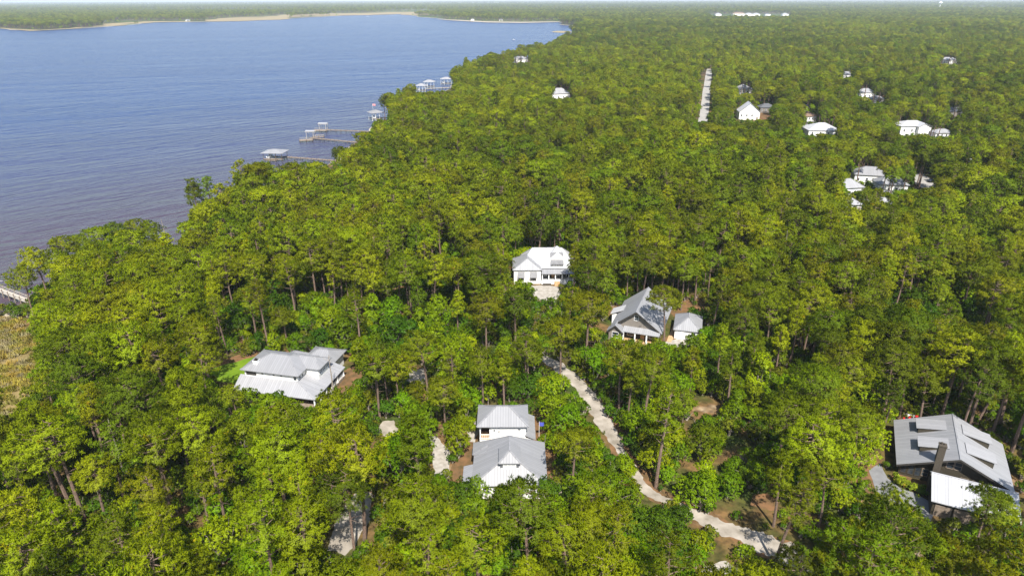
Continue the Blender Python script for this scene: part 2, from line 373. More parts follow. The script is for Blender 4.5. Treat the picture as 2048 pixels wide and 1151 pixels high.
SHEETS = []           # (polygon, margin for trunks) : nothing grows here
def flat(name, mat, px, z, label, cat, px_is_world=False, kind='structure', rag=0.11, keep=True):
    pts = [Vector((p[0], p[1], z)) for p in px] if px_is_world else [at(x, y, z) for x, y in px]
    pts = fractal(pts + [pts[0]], 3, rag)[:-1]
    o = MB().face(pts).build(name, mat); 
    if o.data.polygons[0].normal.z < 0: o.data.flip_normals()
    if keep: SHEETS.append([(p.x, p.y) for p in pts])
    return tag(o, label, cat, kind=kind)
def ribbon(name, mat, px, widths, z, label, cat, rag=1.6):
    pts = [at(x, y, z) for x, y in px]
    # smooth the centre line
    cs = []; n = len(pts)
    for k in range(n - 1):
        p0, p1, p2, p3 = pts[max(k - 1, 0)], pts[k], pts[k + 1], pts[min(k + 2, n - 1)]
        for j in range(14):
            u = j / 14; cs.append((0.5 * ((2 * p1) + (p2 - p0) * u + (2 * p0 - 5 * p1 + 4 * p2 - p3) * u * u + (3 * p1 - p0 - 3 * p2 + p3) * u ** 3), widths[k] * (1 - u) + widths[k + 1] * u))
    cs.append((pts[-1], widths[-1]))
    mb = MB(); prev = None; left = []; right = []; wl = wr = 1.0
    for k, (p, w) in enumerate(cs):
        wl += .35 * (1 - wl) + random.uniform(-.14, .14) * rag; wr += .35 * (1 - wr) + random.uniform(-.14, .14) * rag
        d = (cs[min(k + 1, len(cs) - 1)][0] - cs[max(k - 1, 0)][0]); d.z = 0; d.normalize(); nn = Vector((-d.y, d.x, 0))
        l, r = p + nn * w / 2 * wl, p - nn * w / 2 * wr
        if prev: mb.face([prev[0], prev[1], r, l])
        prev = (l, r); left.append((l.x, l.y)); right.append((r.x, r.y))
    SHEETS.append(left + right[::-1])
    o = mb.build(name, mat)
    if o.data.polygons[0].normal.z < 0: o.data.flip_normals()
    return tag(o, label, cat, kind='structure')
M['track'] = noisy('sand_track', (0.19, 0.165, 0.13), (0.37, 0.33, 0.28), 0.45, 0.95, detail=8, spec=0.1)
M['gravel'] = noisy('white_gravel', (0.24, 0.215, 0.18), (0.38, 0.35, 0.31), 1.2, 0.95, detail=8, spec=0.1)
M['straw'] = noisy('pine_straw', (0.075, 0.055, 0.025), (0.20, 0.105, 0.05), 0.6, 0.95, detail=8, spec=0.1)
M['asphalt'] = noisy('sun_bleached_asphalt', (0.24, 0.23, 0.215), (0.34, 0.325, 0.305), 0.5, 0.9, detail=8, spec=0.1)
M['drive'] = noisy('grey_driveway', (0.15, 0.15, 0.155), (0.20, 0.20, 0.205), 0.9, 0.9, detail=8, spec=0.1)
M['lawn'] = noisy('mown_lawn', (0.085, 0.15, 0.008), (0.135, 0.205, 0.012), 0.5, 0.95, detail=8, spec=0.1)
M['marsh'] = noisy('marsh_ground', (0.13, 0.10, 0.04), (0.26, 0.195, 0.085), 0.14, 0.95, detail=9, spec=0.1)
M['flat'] = noisy('tidal_flat', (0.20, 0.16, 0.085), (0.30, 0.24, 0.14), 0.01, 0.95, detail=9, spec=0.1)

ribbon('sand_road', M['track'], [(1790, 1190), (1680, 1148), (1600, 1115), (1530, 1085), (1440, 1050), (1360, 1012), (1300, 985), (1262, 930), (1225, 872), (1195, 820), (1165, 778), (1120, 735), (1070, 705)],
       [4.2, 4.4, 4.4, 4.3, 3.4, 2.4, 2.0, 2.0, 2.6, 3.4, 3.6, 3.2, 2.8], GZ + 0.03, 'pale sand road winding through the trees from the bottom edge', 'road')
flat('straw_verge', M['straw'], [(1205, 800), (1245, 850), (1270, 900), (1310, 965), (1350, 990), (1420, 1025), (1560, 1075), (1640, 1110), (1560, 1120), (1430, 1060), (1300, 1000), (1245, 935), (1195, 850)], GZ + 0.012, 'rusty pine straw verge along the sand road', 'verge', keep=False)
flat('sand_drive', M['track'], [(655, 1100), (690, 1110), (715, 1080), (742, 1010), (745, 985), (715, 980), (690, 1010), (672, 1040), (660, 1075)], GZ + 0.02, 'pale sandy drive among trees near the bottom left', 'drive')
flat('sand_pad', M['gravel'], [(1385, 1160), (1480, 1160), (1490, 1140), (1450, 1120), (1420, 1128)], GZ + 0.045, 'bright sand pad at the bottom edge of the picture', 'drive')
flat('sand_patch', M['track'], [(752, 868), (785, 880), (800, 860), (788, 840), (765, 842)], GZ + 0.02, 'sandy clearing between the lawn house and the cottage', 'clearing')
flat('sand_court', M['track'], [(812, 765), (850, 770), (862, 745), (850, 735), (815, 740)], GZ + 0.02, 'sandy turning place right of the lawn house', 'clearing')
flat('sand_path', M['gravel'], [(868, 955), (892, 960), (900, 925), (890, 890), (872, 872), (835, 868), (830, 884), (866, 900)], GZ + 0.02, 'bright sand path left of the front cottage', 'path')
flat('cottage_yard', M['straw'], [(925, 835), (1090, 835), (1120, 900), (1130, 990), (905, 960)], GZ + 0.015, 'pine straw yard around the two tin roofed cottages', 'yard', keep=False)
flat('cottage_drive', M['gravel'], [(934, 880), (950, 884), (953, 840), (940, 838)], GZ + 0.03, 'pale sand strip left of the back cottage', 'path', keep=False)
flat('gravel_drive', M['gravel'], [(1040, 572), (1118, 574), (1122, 590), (1112, 606), (1085, 602), (1050, 592)], GZ + 0.02, 'white gravel drive in front of the white farmhouse', 'drive')
flat('lawn', M['lawn'], [(425, 735), (430, 760), (500, 778), (512, 740), (520, 712), (495, 716)], GZ + 0.02, 'bright green lawn left of the white hip roofed house', 'lawn')
flat('straw_strip', M['straw'], [(415, 728), (430, 735), (500, 718), (530, 706), (520, 698), (480, 708)], GZ + 0.015, 'strip of pine straw at the back edge of the lawn', 'yard', keep=False)
flat('house_yard', M['straw'], [(660, 800), (705, 800), (720, 760), (715, 730), (690, 740)], GZ + 0.014, 'pine straw yard at the steps of the lawn house', 'yard', keep=False)
flat('garden_path', M['deckwood'], [(1333, 682), (1342, 684), (1362, 645), (1364, 632), (1352, 632), (1348, 645)], GZ + 0.03, 'tan brick path between grey gabled house and its garage', 'path', rag=0.01)
flat('gable_yard', M['straw'], [(1335, 622), (1350, 634), (1375, 626), (1425, 640), (1435, 622), (1390, 600), (1350, 600)], GZ + 0.015, 'orange pine straw yard behind the garage', 'yard', keep=False)
flat('gable_court', M['gravel'], [(1290, 700), (1370, 702), (1400, 690), (1380, 676), (1330, 684), (1290, 688)], GZ + 0.022, 'pale court in front of the grey gabled house', 'drive')
flat('driveway', M['drive'], [(1738, 940), (1752, 980), (1775, 1000), (1862, 1042), (1872, 1010), (1830, 985), (1800, 975), (1775, 955), (1760, 925)], GZ + 0.02, 'grey driveway curving to the dark brown shed', 'driveway', rag=0.02)
flat('flower_bed', M['straw'], [(1778, 950), (1800, 972), (1835, 985), (1862, 990), (1862, 972), (1800, 948)], GZ + 0.015, 'planting bed of straw mulch beside the driveway', 'bed', keep=False)
flat('brown_yard', M['straw'], [(1690, 960), (1745, 990), (1765, 960), (1740, 925)], GZ + 0.012, 'straw covered ground left of the grey driveway', 'yard', keep=False)
flat('straw_clearing', M['straw'], [(1500, 1010), (1555, 1020), (1560, 1000), (1535, 985), (1505, 990)], GZ + 0.012, 'small rusty straw clearing beside the sand road', 'clearing')
ribbon('street', M['asphalt'], [(1405, 252), (1408, 230), (1411, 205), (1414, 175), (1417, 152), (1419, 138)], [6.6, 6.6, 6.6, 6.6, 6.6, 6.6], GZ + 0.03, 'straight pale street cutting through the far woods', 'street', .3)
flat('far_drive', M['asphalt'], [(1828, 348), (1850, 346), (1875, 362), (1868, 382), (1838, 372)], GZ + 0.03, 'grey parking court in the woods at the right', 'drive')
flat('far_drive', M['drive'], [(1610, 240), (1632, 238), (1636, 250), (1612, 252)], GZ + 0.03, 'grey drive between brown roof and big white roof', 'drive')
flat('bare_soil', M['straw'], [(1500, 240), (1545, 238), (1552, 228), (1520, 224), (1495, 230)], GZ + 0.02, 'orange bare soil beside the white gabled house', 'clearing')
flat('marsh', M['marsh'], [(-160, 700), (-20, 648), (10, 630), (40, 640), (75, 670), (95, 720), (60, 790), (45, 850), (10, 870), (-160, 880)], GZ + 0.02, 'golden marsh meadow at the left edge by the river', 'marsh')
flat('beach', M['sand'], [(660, 325), (690, 338), (705, 330), (712, 305), (695, 300), (676, 318)], GZ + 0.02, 'pale sandy beach lot behind the roofed pier', 'beach')
flat('beach', M['sand'], [(335, 503), (350, 508), (372, 496), (362, 488)], GZ + 0.02, 'small pale beach below the bare dead trunk', 'beach')
flat('beach', M['sand'], [(600, 392), (618, 395), (640, 366), (628, 362)], GZ + 0.02, 'narrow pale beach between shoreline pines', 'beach')
flat('beach', M['sand'], [(-30, 645), (5, 632), (25, 620), (30, 628), (8, 640), (-25, 655)], GZ + 0.035, 'white sand strip where the marsh meets the river', 'beach', keep=False)
flat('tidal_marsh', M['flat'], [(150, 57), (239, 51.5), (307, 45), (372, 44), (380, 42.5), (350, 42.6), (320, 42.8), (285, 43), (240, 46), (200, 49), (165, 54)], GZ + 0.3, 'narrow tan marsh along the far bank at upper left', 'marsh', rag=0.16)
flat('tidal_marsh', M['flat'], [(410, 43.5), (478, 42.5), (581, 37), (700, 31), (802, 28), (835, 31), (832, 24), (780, 24.6), (690, 27), (640, 27), (560, 31.5), (480, 35), (430, 38.5), (412, 41.5)], GZ + 0.3, 'wide tan marsh flats along the far river bank', 'marsh', rag=0.16)
flat('far_beach', M['sand'], [(870, 38.5), (905, 41), (973, 45), (1042, 46), (1118, 44.3), (1118, 43.2), (1042, 44), (973, 43), (920, 40)], GZ + 0.3, 'thin pale beach on the far point', 'beach', rag=0.02)
flat('far_beach', M['flat'], [(0, 57), (60, 62), (164, 56.7), (164, 55.3), (80, 60), (40, 58.3), (0, 55.4)], GZ + 0.3, 'thin pale beach around the far wooded headland', 'beach', rag=0.02)
flat('grass_islet', M['flat'], [(1102, 64.2), (1125, 66), (1148, 65), (1140, 62.5), (1115, 62)], 0.25, 'low tan grass islet off the far point', 'islet', rag=0.04)
flat('far_clearing', M['flat'], [(1390, 36), (1440, 39), (1530, 37.5), (1560, 34), (1500, 31.5), (1420, 32)], GZ + 0.3, 'open pale field before the distant houses', 'field', rag=0.03)

# ------------------------------------------------------------------ houses
FOOT = []             # house footprints, world polygons
def window(par, kind, c, w, h, face, mat_frame='trim', proud=0.06):
    """face: '-y','+x','-x' = the local side the window looks to; c = (along, off, z centre)"""
    f = MB(); g = MB(); t = 0.09
    def bx(mb, a0, z0, a1, z1, d0, d1):
        if face == '-y': mb.box(a0, c[1] - d1, z0, a1, c[1] - d0, z1)
        elif face == '+x': mb.box(c[1] + d0, a0, z0, c[1] + d1, a1, z1)
        else: mb.box(c[1] - d1, a0, z0, c[1] - d0, a1, z1)
    a0, a1, z0, z1 = c[0] - w / 2, c[0] + w / 2, c[2] - h / 2, c[2] + h / 2
    bx(f, a0 - t, z0 - t, a0, z1 + t, -0.02, proud); bx(f, a1, z0 - t, a1 + t, z1 + t, -0.02, proud)
    bx(f, a0, z1, a1, z1 + t, -0.02, proud); bx(f, a0, z0 - t, a1, z0, -0.02, proud + 0.03)
    bx(f, a0, c[2] - 0.03, a1, c[2] + 0.03, 0.0, proud - 0.01)
    bx(g, a0, z0, a1, z1, -0.02, 0.025)
    fr = f.build(kind, M[mat_frame], par); g.build('pane', M['glass'], fr)
    return fr
def hip(x0, y0, x1, y1, ze, zr, along='x', i0=None, i1=None):
    """roof planes of a hip (or, with inset 0, gable) roof"""
    if along == 'x':
        d = (y1 - y0) / 2; i0 = d if i0 is None else i0; i1 = d if i1 is None else i1; ym = (y0 + y1) / 2
        a, b = (x0 + i0, ym, zr), (x1 - i1, ym, zr)
        P_ = [[(x0, y0, ze), (x1, y0, ze), b, a], [(x1, y1, ze), (x0, y1, ze), a, b]]
        if i0 > 0: P_.append([(x0, y1, ze), (x0, y0, ze), a])
        if i1 > 0: P_.append([(x1, y0, ze), (x1, y1, ze), b])
        caps = [(a, b)] + ([((x0, y0, ze), a), ((x0, y1, ze), a)] if i0 > 0 else []) + ([((x1, y0, ze), b), ((x1, y1, ze), b)] if i1 > 0 else [])
    else:
        d = (x1 - x0) / 2; i0 = d if i0 is None else i0; i1 = d if i1 is None else i1; xm = (x0 + x1) / 2
        a, b = (xm, y0 + i0, zr), (xm, y1 - i1, zr)
        P_ = [[(x0, y1, ze), (x0, y0, ze), a, b], [(x1, y0, ze), (x1, y1, ze), b, a]]
        if i0 > 0: P_.append([(x0, y0, ze), (x1, y0, ze), a])
        if i1 > 0: P_.append([(x1, y1, ze), (x0, y1, ze), b])
        caps = [(a, b)] + ([((x0, y0, ze), a), ((x1, y0, ze), a)] if i0 > 0 else []) + ([((x0, y1, ze), b), ((x1, y1, ze), b)] if i1 > 0 else [])
    return P_, caps
def roof(par, planes, caps, mat, name='roof', th=0.16):
    mb = MB()
    for p in planes: mb.sheet(p, th)
    for a_, b_ in caps: mb.bar(a_, b_, 0.26, 0.07, 0.03)
    return mb.build(name, M[mat], par)
def foot(o, x0, y0, x1, y1, m=1.1):
    cs, sn = math.cos(o.rotation_euler.z), math.sin(o.rotation_euler.z)
    FOOT.append([(o.location.x + x * cs - y * sn, o.location.y + x * sn + y * cs) for x, y in ((x0 - m, y0 - m), (x1 + m, y0 - m), (x1 + m, y1 + m), (x0 - m, y1 + m))])
def columns(par, pts, z0, z1, w=0.24, mat='trim'):
    for x, y in pts: MB().box(x - w / 2, y - w / 2, z0, x + w / 2, y + w / 2, z1).box(x - w * .75, y - w * .75, z0, x + w * .75, y + w * .75, z0 + 0.25).build('column', M[mat], par)
def railing(par, p, q, z, mat='trim', name='railing', h=0.95):
    mb = MB(); p, q = Vector((*p, z)), Vector((*q, z)); n = max(2, int((q - p).length / 0.35))
    mb.bar(p + Vector((0, 0, h)), q + Vector((0, 0, h)), 0.09, 0.07); mb.bar(p + Vector((0, 0, 0.15)), q + Vector((0, 0, 0.15)), 0.06, 0.06)
    for k in range(n + 1):
        r = p + (q - p) * (k / n); w = 0.05 if 0 < k < n else 0.1
        mb.box(r.x - w / 2, r.y - w / 2, z, r.x + w / 2, r.y + w / 2, z + h)
    return mb.build(name, M[mat], par)
def gable_end(mb, x0, x1, y, z0, ze, zr, th=0.2, xm=None):
    xm = (x0 + x1) / 2 if xm is None else xm
    mb.prism([(x0, y, z0), (x1, y, z0), (x1, y, ze), (xm, y, zr), (x0, y, ze)], (0, th, 0)); return mb
def steps(par, x0, x1, y, z, n, mat='deckwood', d=0.3):
    mb = MB()
    for k in range(n): mb.box(x0, y - d * (k + 1), 0, x1, y - d * k - 0.003, z - (k + 0.0) * z / n - 0.004 * k)
    return mb.build('steps', M[mat], par)

# --- A: white house with big hip roof, beside the lawn
A = empty('hip_roofed_house', (-58.6, 128.5, GZ), math.atan2(-.225, .974), 'white two storey house with broad silver hip roof beside the lawn', 'house')
w = MB(); w.box(.6, .6, 0, 13.1, 8.8, 6.15); w.box(13.1, 4.1, 0, 16.2, 8.55, 6.13); w.box(8.6, 8.8, 0, 15.3, 17.3, 3.5); w.box(4.6, 8.8, 0, 8.6, 13.2, 3.48)
w.build('wall', M['white'], A)
pl, cp = hip(0, 0, 13.75, 9.4, 6.2, 8.3, 'x', 4.8, 4.5); roof(A, pl, cp, 'roof')
pl = [[(9.2, 6.35, 7.7), (16.85, 3.57, 6.22), (9.2, 3.57, 6.22)], [(9.2, 6.35, 7.7), (14.4, 6.35, 7.7), (16.85, 3.57, 6.22)], [(16.85, 3.57, 6.22), (16.85, 9.1, 6.22), (14.4, 6.35, 7.7)], [(16.85, 9.1, 6.22), (9.2, 9.1, 6.22), (9.2, 6.35, 7.7), (14.4, 6.35, 7.7)]]
roof(A, pl, [((10.2, 6.35, 7.7), (14.4, 6.35, 7.7)), ((14.4, 6.35, 7.7), (16.85, 3.57, 6.22)), ((14.4, 6.35, 7.7), (16.85, 9.1, 6.22))], 'roof', 'wing_roof')
pl, cp = hip(8, 9.2, 16, 18, 3.5, 5.6, 'x', 3.4, 2.4); roof(A, pl, cp, 'roof', 'rear_roof')
pl, cp = hip(4, 8.6, 9.2, 13.8, 3.9, 5.7, 'y', 0.6, 2.5); roof(A, pl, cp, 'roof', 'rear_roof')
sk_ = lambda e1: 2.75 + (18.6 - e1) * 0.34
pl = [[(18.6, -2.6, 2.75), (18.6, 11.6, 2.75), (13.0, 11.6, sk_(13.0)), (13.0, 0.75, sk_(13.0))],
      [(-.6, -2.6, 2.75), (18.6, -2.6, 2.75), (13.0, .75, sk_(13.0)), (-.6, .75, sk_(13.0))]]
roof(A, pl, [((18.6, -2.6, 2.75), (13.0, .75, sk_(13.0)))], 'roof_pale', 'porch_roof')
columns(A, [(18.2, y) for y in (-2.2, .4, 3, 5.6, 8.2, 11.2)], 0.6, 2.65)
MB().box(13.1, -2.3, 0, 18.4, 11.4, 0.6).build('porch_floor', M['wood'], A)
MB().box(16.23, -.5, 0.62, 16.28, 11.0, 2.6).box(13.3, -1.2, .62, 16.2, -1.1, 2.6).build('screen', M['screen'], A)
for p_, q_ in (((18.2, .4), (18.2, 3)), ((18.2, 5.6), (18.2, 8.2)), ((18.2, 8.2), (18.2, 11.2))): railing(A, p_, q_, .6)
for x in (4.9, 7.6, 9.4): window(A, 'window', (x, .6, 5.5), .5, .55, '-y')
window(A, 'window', (12.6, .6, 5.35), .7, 1.1, '-y')
for y in (4.75, 5.35, 6.1, 6.7, 7.45, 8.05): window(A, 'window', (y, 16.2, 5.2), .42, 1.15, '+x')
for y in (1.6, 2.7): window(A, 'window', (y, 13.1, 5.3), .6, 1.1, '+x')
for x in (2.4, 5.0, 8.0, 11): window(A, 'window', (x, .6, 1.9), .9, 1.3, '-y')
MB().box(1.0, .52, 4.85, 3.4, .597, 5.95).build('louvre', M['fascia'], A)
MB().box(2.3, 1.6, 6.3, 3.3, 2.6, 7.8).box(2.25, 1.55, 7.65, 3.35, 2.65, 7.8).box(2.6, 1.9, 7.8, 3.0, 2.3, 8.15, 1).build('chimney', [M['trim'], M['fascia']], A)
MB().box(18.5, 2.2, 0, 20.5, 4.0, 0.16).box(18.5, 2.2, .165, 19.9, 4.0, .33).box(18.5, 2.2, .335, 19.2, 4.0, .5).build('steps', M['wood'], A)
railing(A, (18.7, 2.15), (20.6, 2.15), .1); railing(A, (18.7, 4.05), (20.6, 4.05), .1)
foot(A, -.6, -2.6, 18.6, 18)

# --- B1: back cottage
B1 = empty('cottage', (-6.7, 107.4, GZ), 0, 'tall white cottage with tin hip roof and corner porch, standing behind', 'house')
w = MB(); w.box(2.55, .6, 0, 9.25, 7.0, 5.75); w.box(.5, 3.2, 0, 2.55, 7.0, 5.74); w.box(.5, .6, 0, 2.55, 3.2, 2.6); w.build('wall', M['white'], B1)
pl, cp = hip(0, 0, 9.75, 7.5, 5.8, 7.95, 'x', 3.65, 3.65); roof(B1, pl, cp, 'roof')
roof(B1, [[(11.1, .3, 2.8), (11.1, 8.1, 2.8), (9.1, 8.1, 3.7), (9.1, .3, 3.7)]], [], 'roof', 'lean_to_roof')
MB().box(9.28, .7, 0, 10.7, 7.8, 2.75).build('lean_to_wall', M['white'], B1)
MB().box(.5, .62, 2.6, 2.55, 3.2, 2.68).build('porch_floor', M['deckwood'], B1)
MB().box(.7, 3.12, 2.72, 2.5, 3.18, 5.6).build('porch_back', M['screen'], B1)
columns(B1, [(.62, .72), (2.45, .72)], 2.68, 5.7, .16)
railing(B1, (.65, .7), (2.45, .7), 2.68); railing(B1, (.62, .8), (.62, 3.1), 2.68)
window(B1, 'window', (3.3, .6, 4.6), .42, .5, '-y'); window(B1, 'window', (8.0, .6, 4.7), .5, .5, '-y')
for x in (6.9, 8.6): window(B1, 'window', (x, .6, 1.9), .75, 1.0, '-y')
window(B1, 'window', (1.5, 9.25, 4.9), .9, 1.0, '+x')
MB().box(4.1, .45, 4.2, 4.25, .598, 4.55).build('wall_lamp', M['fascia'], B1)
MB().prism([(2.6, .3, 2.62), (2.6, .3, 2.4), (5.0, .3, 0.2), (5.3, .3, .2)], (0, .25, 0)).build('stair_rail', M['trim'], B1)
MB().bar((5.95, .52, .3), (5.95, .52, 5.6), .07).build('downpipe', M['trim'], B1)
foot(B1, 0, 0, 11, 8)
# --- B2: front cottage
B2 = empty('cottage', (-7.0, 93.8, GZ), 0, 'low cottage under a wide tin hip roof with one dormer, in front', 'house')
w = MB(); w.box(.6, .6, 0, 12.3, 11.6, 3.1); w.build('wall', M['white'], B2)
pl, cp = hip(0, 0, 13, 12.2, 3.2, 6.6, 'y', 4.4, 2.6); roof(B2, pl, cp, 'roof')
roof(B2, [[(-1.7, -.4, 2.5), (1.8, -.4, 3.15), (1.8, 6.0, 3.65), (-1.7, 6.0, 2.7)]], [], 'roof', 'porch_roof')
columns(B2, [(-1.4, 0), (-1.4, 2.8), (-1.4, 5.6)], 0, 2.45)
MB().box(-1.5, -.2, 0, .6, 5.8, .35).build('porch_floor', M['wood'], B2)
dm = MB().box(5.0, 2.3, 4.2, 8.0, 5.6, 6.35); dmo = dm.build('dormer', M['white'], B2)
pl, cp = hip(4.6, 1.9, 8.4, 6.6, 6.4, 7.7, 'y', 1.9, 0.0); roof(dmo, pl, cp, 'roof', 'dormer_roof')
for x in (4.93, 7.65): MB().box(x, 2.22, 5.3, x + .42, 2.297, 6.35).build('shutter', M['roof_dark'], dmo)
for x in (5.8, 7.2): window(dmo, 'window', (x, 2.3, 5.95), .5, .45, '-y')
roof(B2, [[(-.3, 12.4, 3.22), (2.6, 9.4, 4.75), (2.2, 7.2, 4.4), (-.3, 8.6, 3.22)]], [((2.6, 9.4, 4.78), (-.3, 8.6, 3.25))], 'roof', 'corner_roof')
for x in (2.5, 6.5, 10.5): window(B2, 'window', (x, .6, 1.8), 1.0, 1.3, '-y')
foot(B2, -1.7, -.4, 13, 12.2)
fl = empty('flag', (5.2, 111.5, GZ), 0, 'small blue flag on a pole right of the back cottage', 'flag')
MB().tube([(0, 0, 0), (0, 0, 4.2)], [.04, .03]).build('pole', M['trim'], fl)
MB().prism([(.04, 0, 3.2), (.5, .1, 3.0), (.9, .05, 3.15), (.9, .05, 4.0), (.5, .1, 3.9), (.04, 0, 4.1)], (0, .02, 0)).build('cloth', M['blue'], fl)

# --- C: white farmhouse
C_ = empty('farmhouse', (0.2, 190.5, GZ), 0, 'white farmhouse with pale roofs, front porch and white gravel drive', 'house')
w = MB(); gable_end(w, .4, 8.5, 0.4, 0, 4.5, 4.5); w.box(.4, .6, 0, 8.5, 9.8, 4.48); w.box(8.5, 3.2, 0, 18.6, 12.6, 4.46)
w.prism([(3.2, .36, 4.4), (5.0, .36, 4.4), (4.1, .36, 5.5)], (0, .3, 0)); w.prism([(9.2, 2.9, 4.3), (18.0, 2.9, 4.3), (18.0, 2.9, 5.2), (13.6, 2.9, 9.2), (9.2, 2.9, 5.2)], (0, .3, 0))
w.build('wall', M['white'], C_)
pl, cp = hip(0, 0, 8.9, 10.2, 4.6, 7.4, 'y', 3.0, 3.6); roof(C_, pl, cp, 'roof_grey', 'garage_roof')
pl, cp = hip(2.5, 2.4, 19.3, 13.4, 4.7, 8.9, 'x', 3.6, 4.2); roof(C_, pl, cp, 'roof_white')
pl = [[(9.0, 2.2, 5.0), (13.6, 2.7, 9.3), (13.6, 9, 9.3), (9.0, 9, 5.0)], [(18.2, 2.2, 5.0), (18.2, 9, 5.0), (13.6, 9, 9.3), (13.6, 2.7, 9.3)]]
roof(C_, [[(8.6, 1.6, 4.7), (18.6, 1.6, 4.7), (14.9, 5.6, 8.5), (12.3, 5.6, 8.5)], [(8.6, 1.6, 4.7), (12.3, 5.6, 8.5), (12.3, 9, 8.5), (8.6, 9, 4.7)], [(18.6, 1.6, 4.7), (18.6, 9, 4.7), (14.9, 9, 8.5), (14.9, 5.6, 8.5)],
     [(12.3, 5.6, 8.52), (14.9, 5.6, 8.52), (13.6, 7.2, 9.8)], [(12.3, 5.6, 8.52), (13.6, 7.2, 9.8), (12.3, 9, 8.52)], [(14.9, 5.6, 8.52), (14.9, 9, 8.52), (13.6, 7.2, 9.8)]],
     [((8.6, 1.6, 4.7), (12.3, 5.6, 8.5)), ((18.6, 1.6, 4.7), (14.9, 5.6, 8.5))], 'roof_white', 'front_roof')
dm = MB().box(11.7, 1.8, 5.0, 15.2, 5.0, 5.95); dmo = dm.build('dormer', M['white'], C_)
roof(dmo, [[(11.5, 1.4, 5.95), (15.4, 1.4, 5.95), (15.4, 5.4, 8.35), (11.5, 5.4, 8.35)]], [], 'awning', 'dormer_roof', .3)
for x in (12.05, 12.85, 13.6, 14.35, 14.95): window(dmo, 'window', (x, 1.8, 5.55), .4, .6, '-y')
roof(C_, [[(8.7, -.2, 3.5), (19.2, -.2, 3.5), (19.2, 2.9, 4.7), (8.7, 2.9, 4.7)]], [], 'roof_grey', 'porch_roof')
MB().box(8.7, 0, 0, 19.0, 3.2, 1.0).build('porch_floor', M['trim'], C_)
columns(C_, [(x, .25) for x in (8.95, 10.9, 12.9, 14.9, 16.9, 18.8)], 1.0, 3.4, .26)
MB().box(8.52, 3.05, 1.02, 18.5, 3.15, 3.4).build('screen', M['screen'], C_)
for x in (10, 14, 16, 17.6): window(C_, 'window', (x, 3.05, 2.2), .8, 1.4, '-y')
MB().box(11.9, 2.98, 1.02, 12.8, 3.04, 3.1).build('door', M['deckwood'], C_)
steps(C_, 12.6, 14.2, 0, 1.0, 5)
for x in (2.6, 6.3):
    window(C_, 'window', (x, .4, 1.9), 1.5, 1.4, '-y')
    roof(C_, [[(x - 1.05, -.75, 2.45), (x + 1.05, -.75, 2.45), (x + 1.05, .4, 3.85), (x - 1.05, .4, 3.85)]], [], 'awning', 'awning', .08)
MB().box(9.1, -1.1, 0, 11.6, -.3, .45).build('planter', M['brick'], C_)
foot(C_, 0, -1, 19, 13.4)

# --- D: grey gabled house
D = empty('gabled_house', (30.9, 153.7, GZ), math.atan2(-.353, .936), 'grey gabled house with white columns on its front porch', 'house')
w = MB(); w.box(-5.6, .5, 0, 5.9, 16, 3.25); gable_end(w, -5.6, 5.9, .3, 0, 3.2, 7.7, .25, 0); gable_end(w, -5.6, 5.9, 15.8, 0, 3.2, 7.7, .25, 0)
w.build('wall', M['taupe'], D)
roof(D, [[(-6.3, -.5, 3.0), (0, -.5, 8.0), (0, 16.6, 8.0), (-6.3, 16.6, 3.0)], [(6.7, -.5, 3.0), (6.7, 16.6, 3.0), (0, 16.6, 8.0), (0, -.5, 8.0)]], [((0, -.5, 8.0), (0, 16.6, 8.0))], 'roof_grey')
MB().bar((-6.3, -.53, 2.8), (0, -.53, 7.8), .06, .4).bar((0, -.53, 7.8), (6.7, -.53, 2.8), .06, .4).build('bargeboard', M['fascia'], D)
window(D, 'window', (0.0, .3, 6.0), .9, 1.2, '-y')
roof(D, [[(-2.9, -1.9, 2.95), (6.3, -1.9, 2.95), (6.3, .3, 3.5), (-2.9, .3, 3.5)]], [], 'roof_pale', 'porch_roof')
MB().box(-2.9, -1.85, 0, 6.2, .3, .45).build('porch_floor', M['deckwood'], D)
columns(D, [(x, -1.65) for x in (-2.6, .3, 3.2, 6.0)], .45, 2.8, .3)
MB().box(-2.7, .2, .5, 5.8, .28, 2.9).build('screen', M['screen'], D)
window(D, 'window', (-1.2, .2, 1.8), 1.4, 1.5, '-y'); window(D, 'window', (4.2, .2, 1.8), 1.3, 1.5, '-y')
MB().box(1.4, .12, .48, 2.4, .195, 2.6).build('door', M['deckwood'], D)
bay = MB(); bay.box(-6.3, -1.8, 0, -2.95, .3, 2.75); gable_end(bay, -6.3, -2.95, -1.82, 0, 2.7, 4.2, .2, -4.62); bay.build('bay', M['taupe'], D)
roof(D, [[(-6.8, -2.3, 2.5), (-4.62, -2.3, 4.4), (-4.62, .4, 4.4), (-6.8, .4, 2.5)], [(-2.5, -2.3, 2.5), (-2.5, .4, 2.5), (-4.62, .4, 4.4), (-4.62, -2.3, 4.4)]], [((-4.62, -2.3, 4.4), (-4.62, .4, 4.4))], 'roof_grey', 'bay_roof')
MB().bar((-6.8, -2.33, 2.3), (-4.62, -2.33, 4.2), .06, .3).bar((-4.62, -2.33, 4.2), (-2.5, -2.33, 2.3), .06, .3).build('bargeboard', M['fascia'], D)
window(D, 'window', (-4.62, -1.82, 1.6), 1.5, 1.5, '-y')
MB().box(-7.6, 7.6, 0, -5.6, 10.4, 2.9).build('side_wall', M['white'], D)
roof(D, [[(-8.0, 7.2, 3.0), (-4.6, 7.2, 4.55), (-4.6, 10.8, 4.55), (-8.0, 10.8, 3.0)]], [], 'roof_white', 'side_roof')
for y in (3, 7, 11): window(D, 'window', (y, 5.9, 1.8), 1, 1.3, '+x')
foot(D, -8.9, -2.6, 6.7, 16.6)
D2 = empty('garage', (40.6, 154.3, GZ), math.atan2(-.27, .963), 'small white garage with grey hip roof right of gabled house', 'garage')
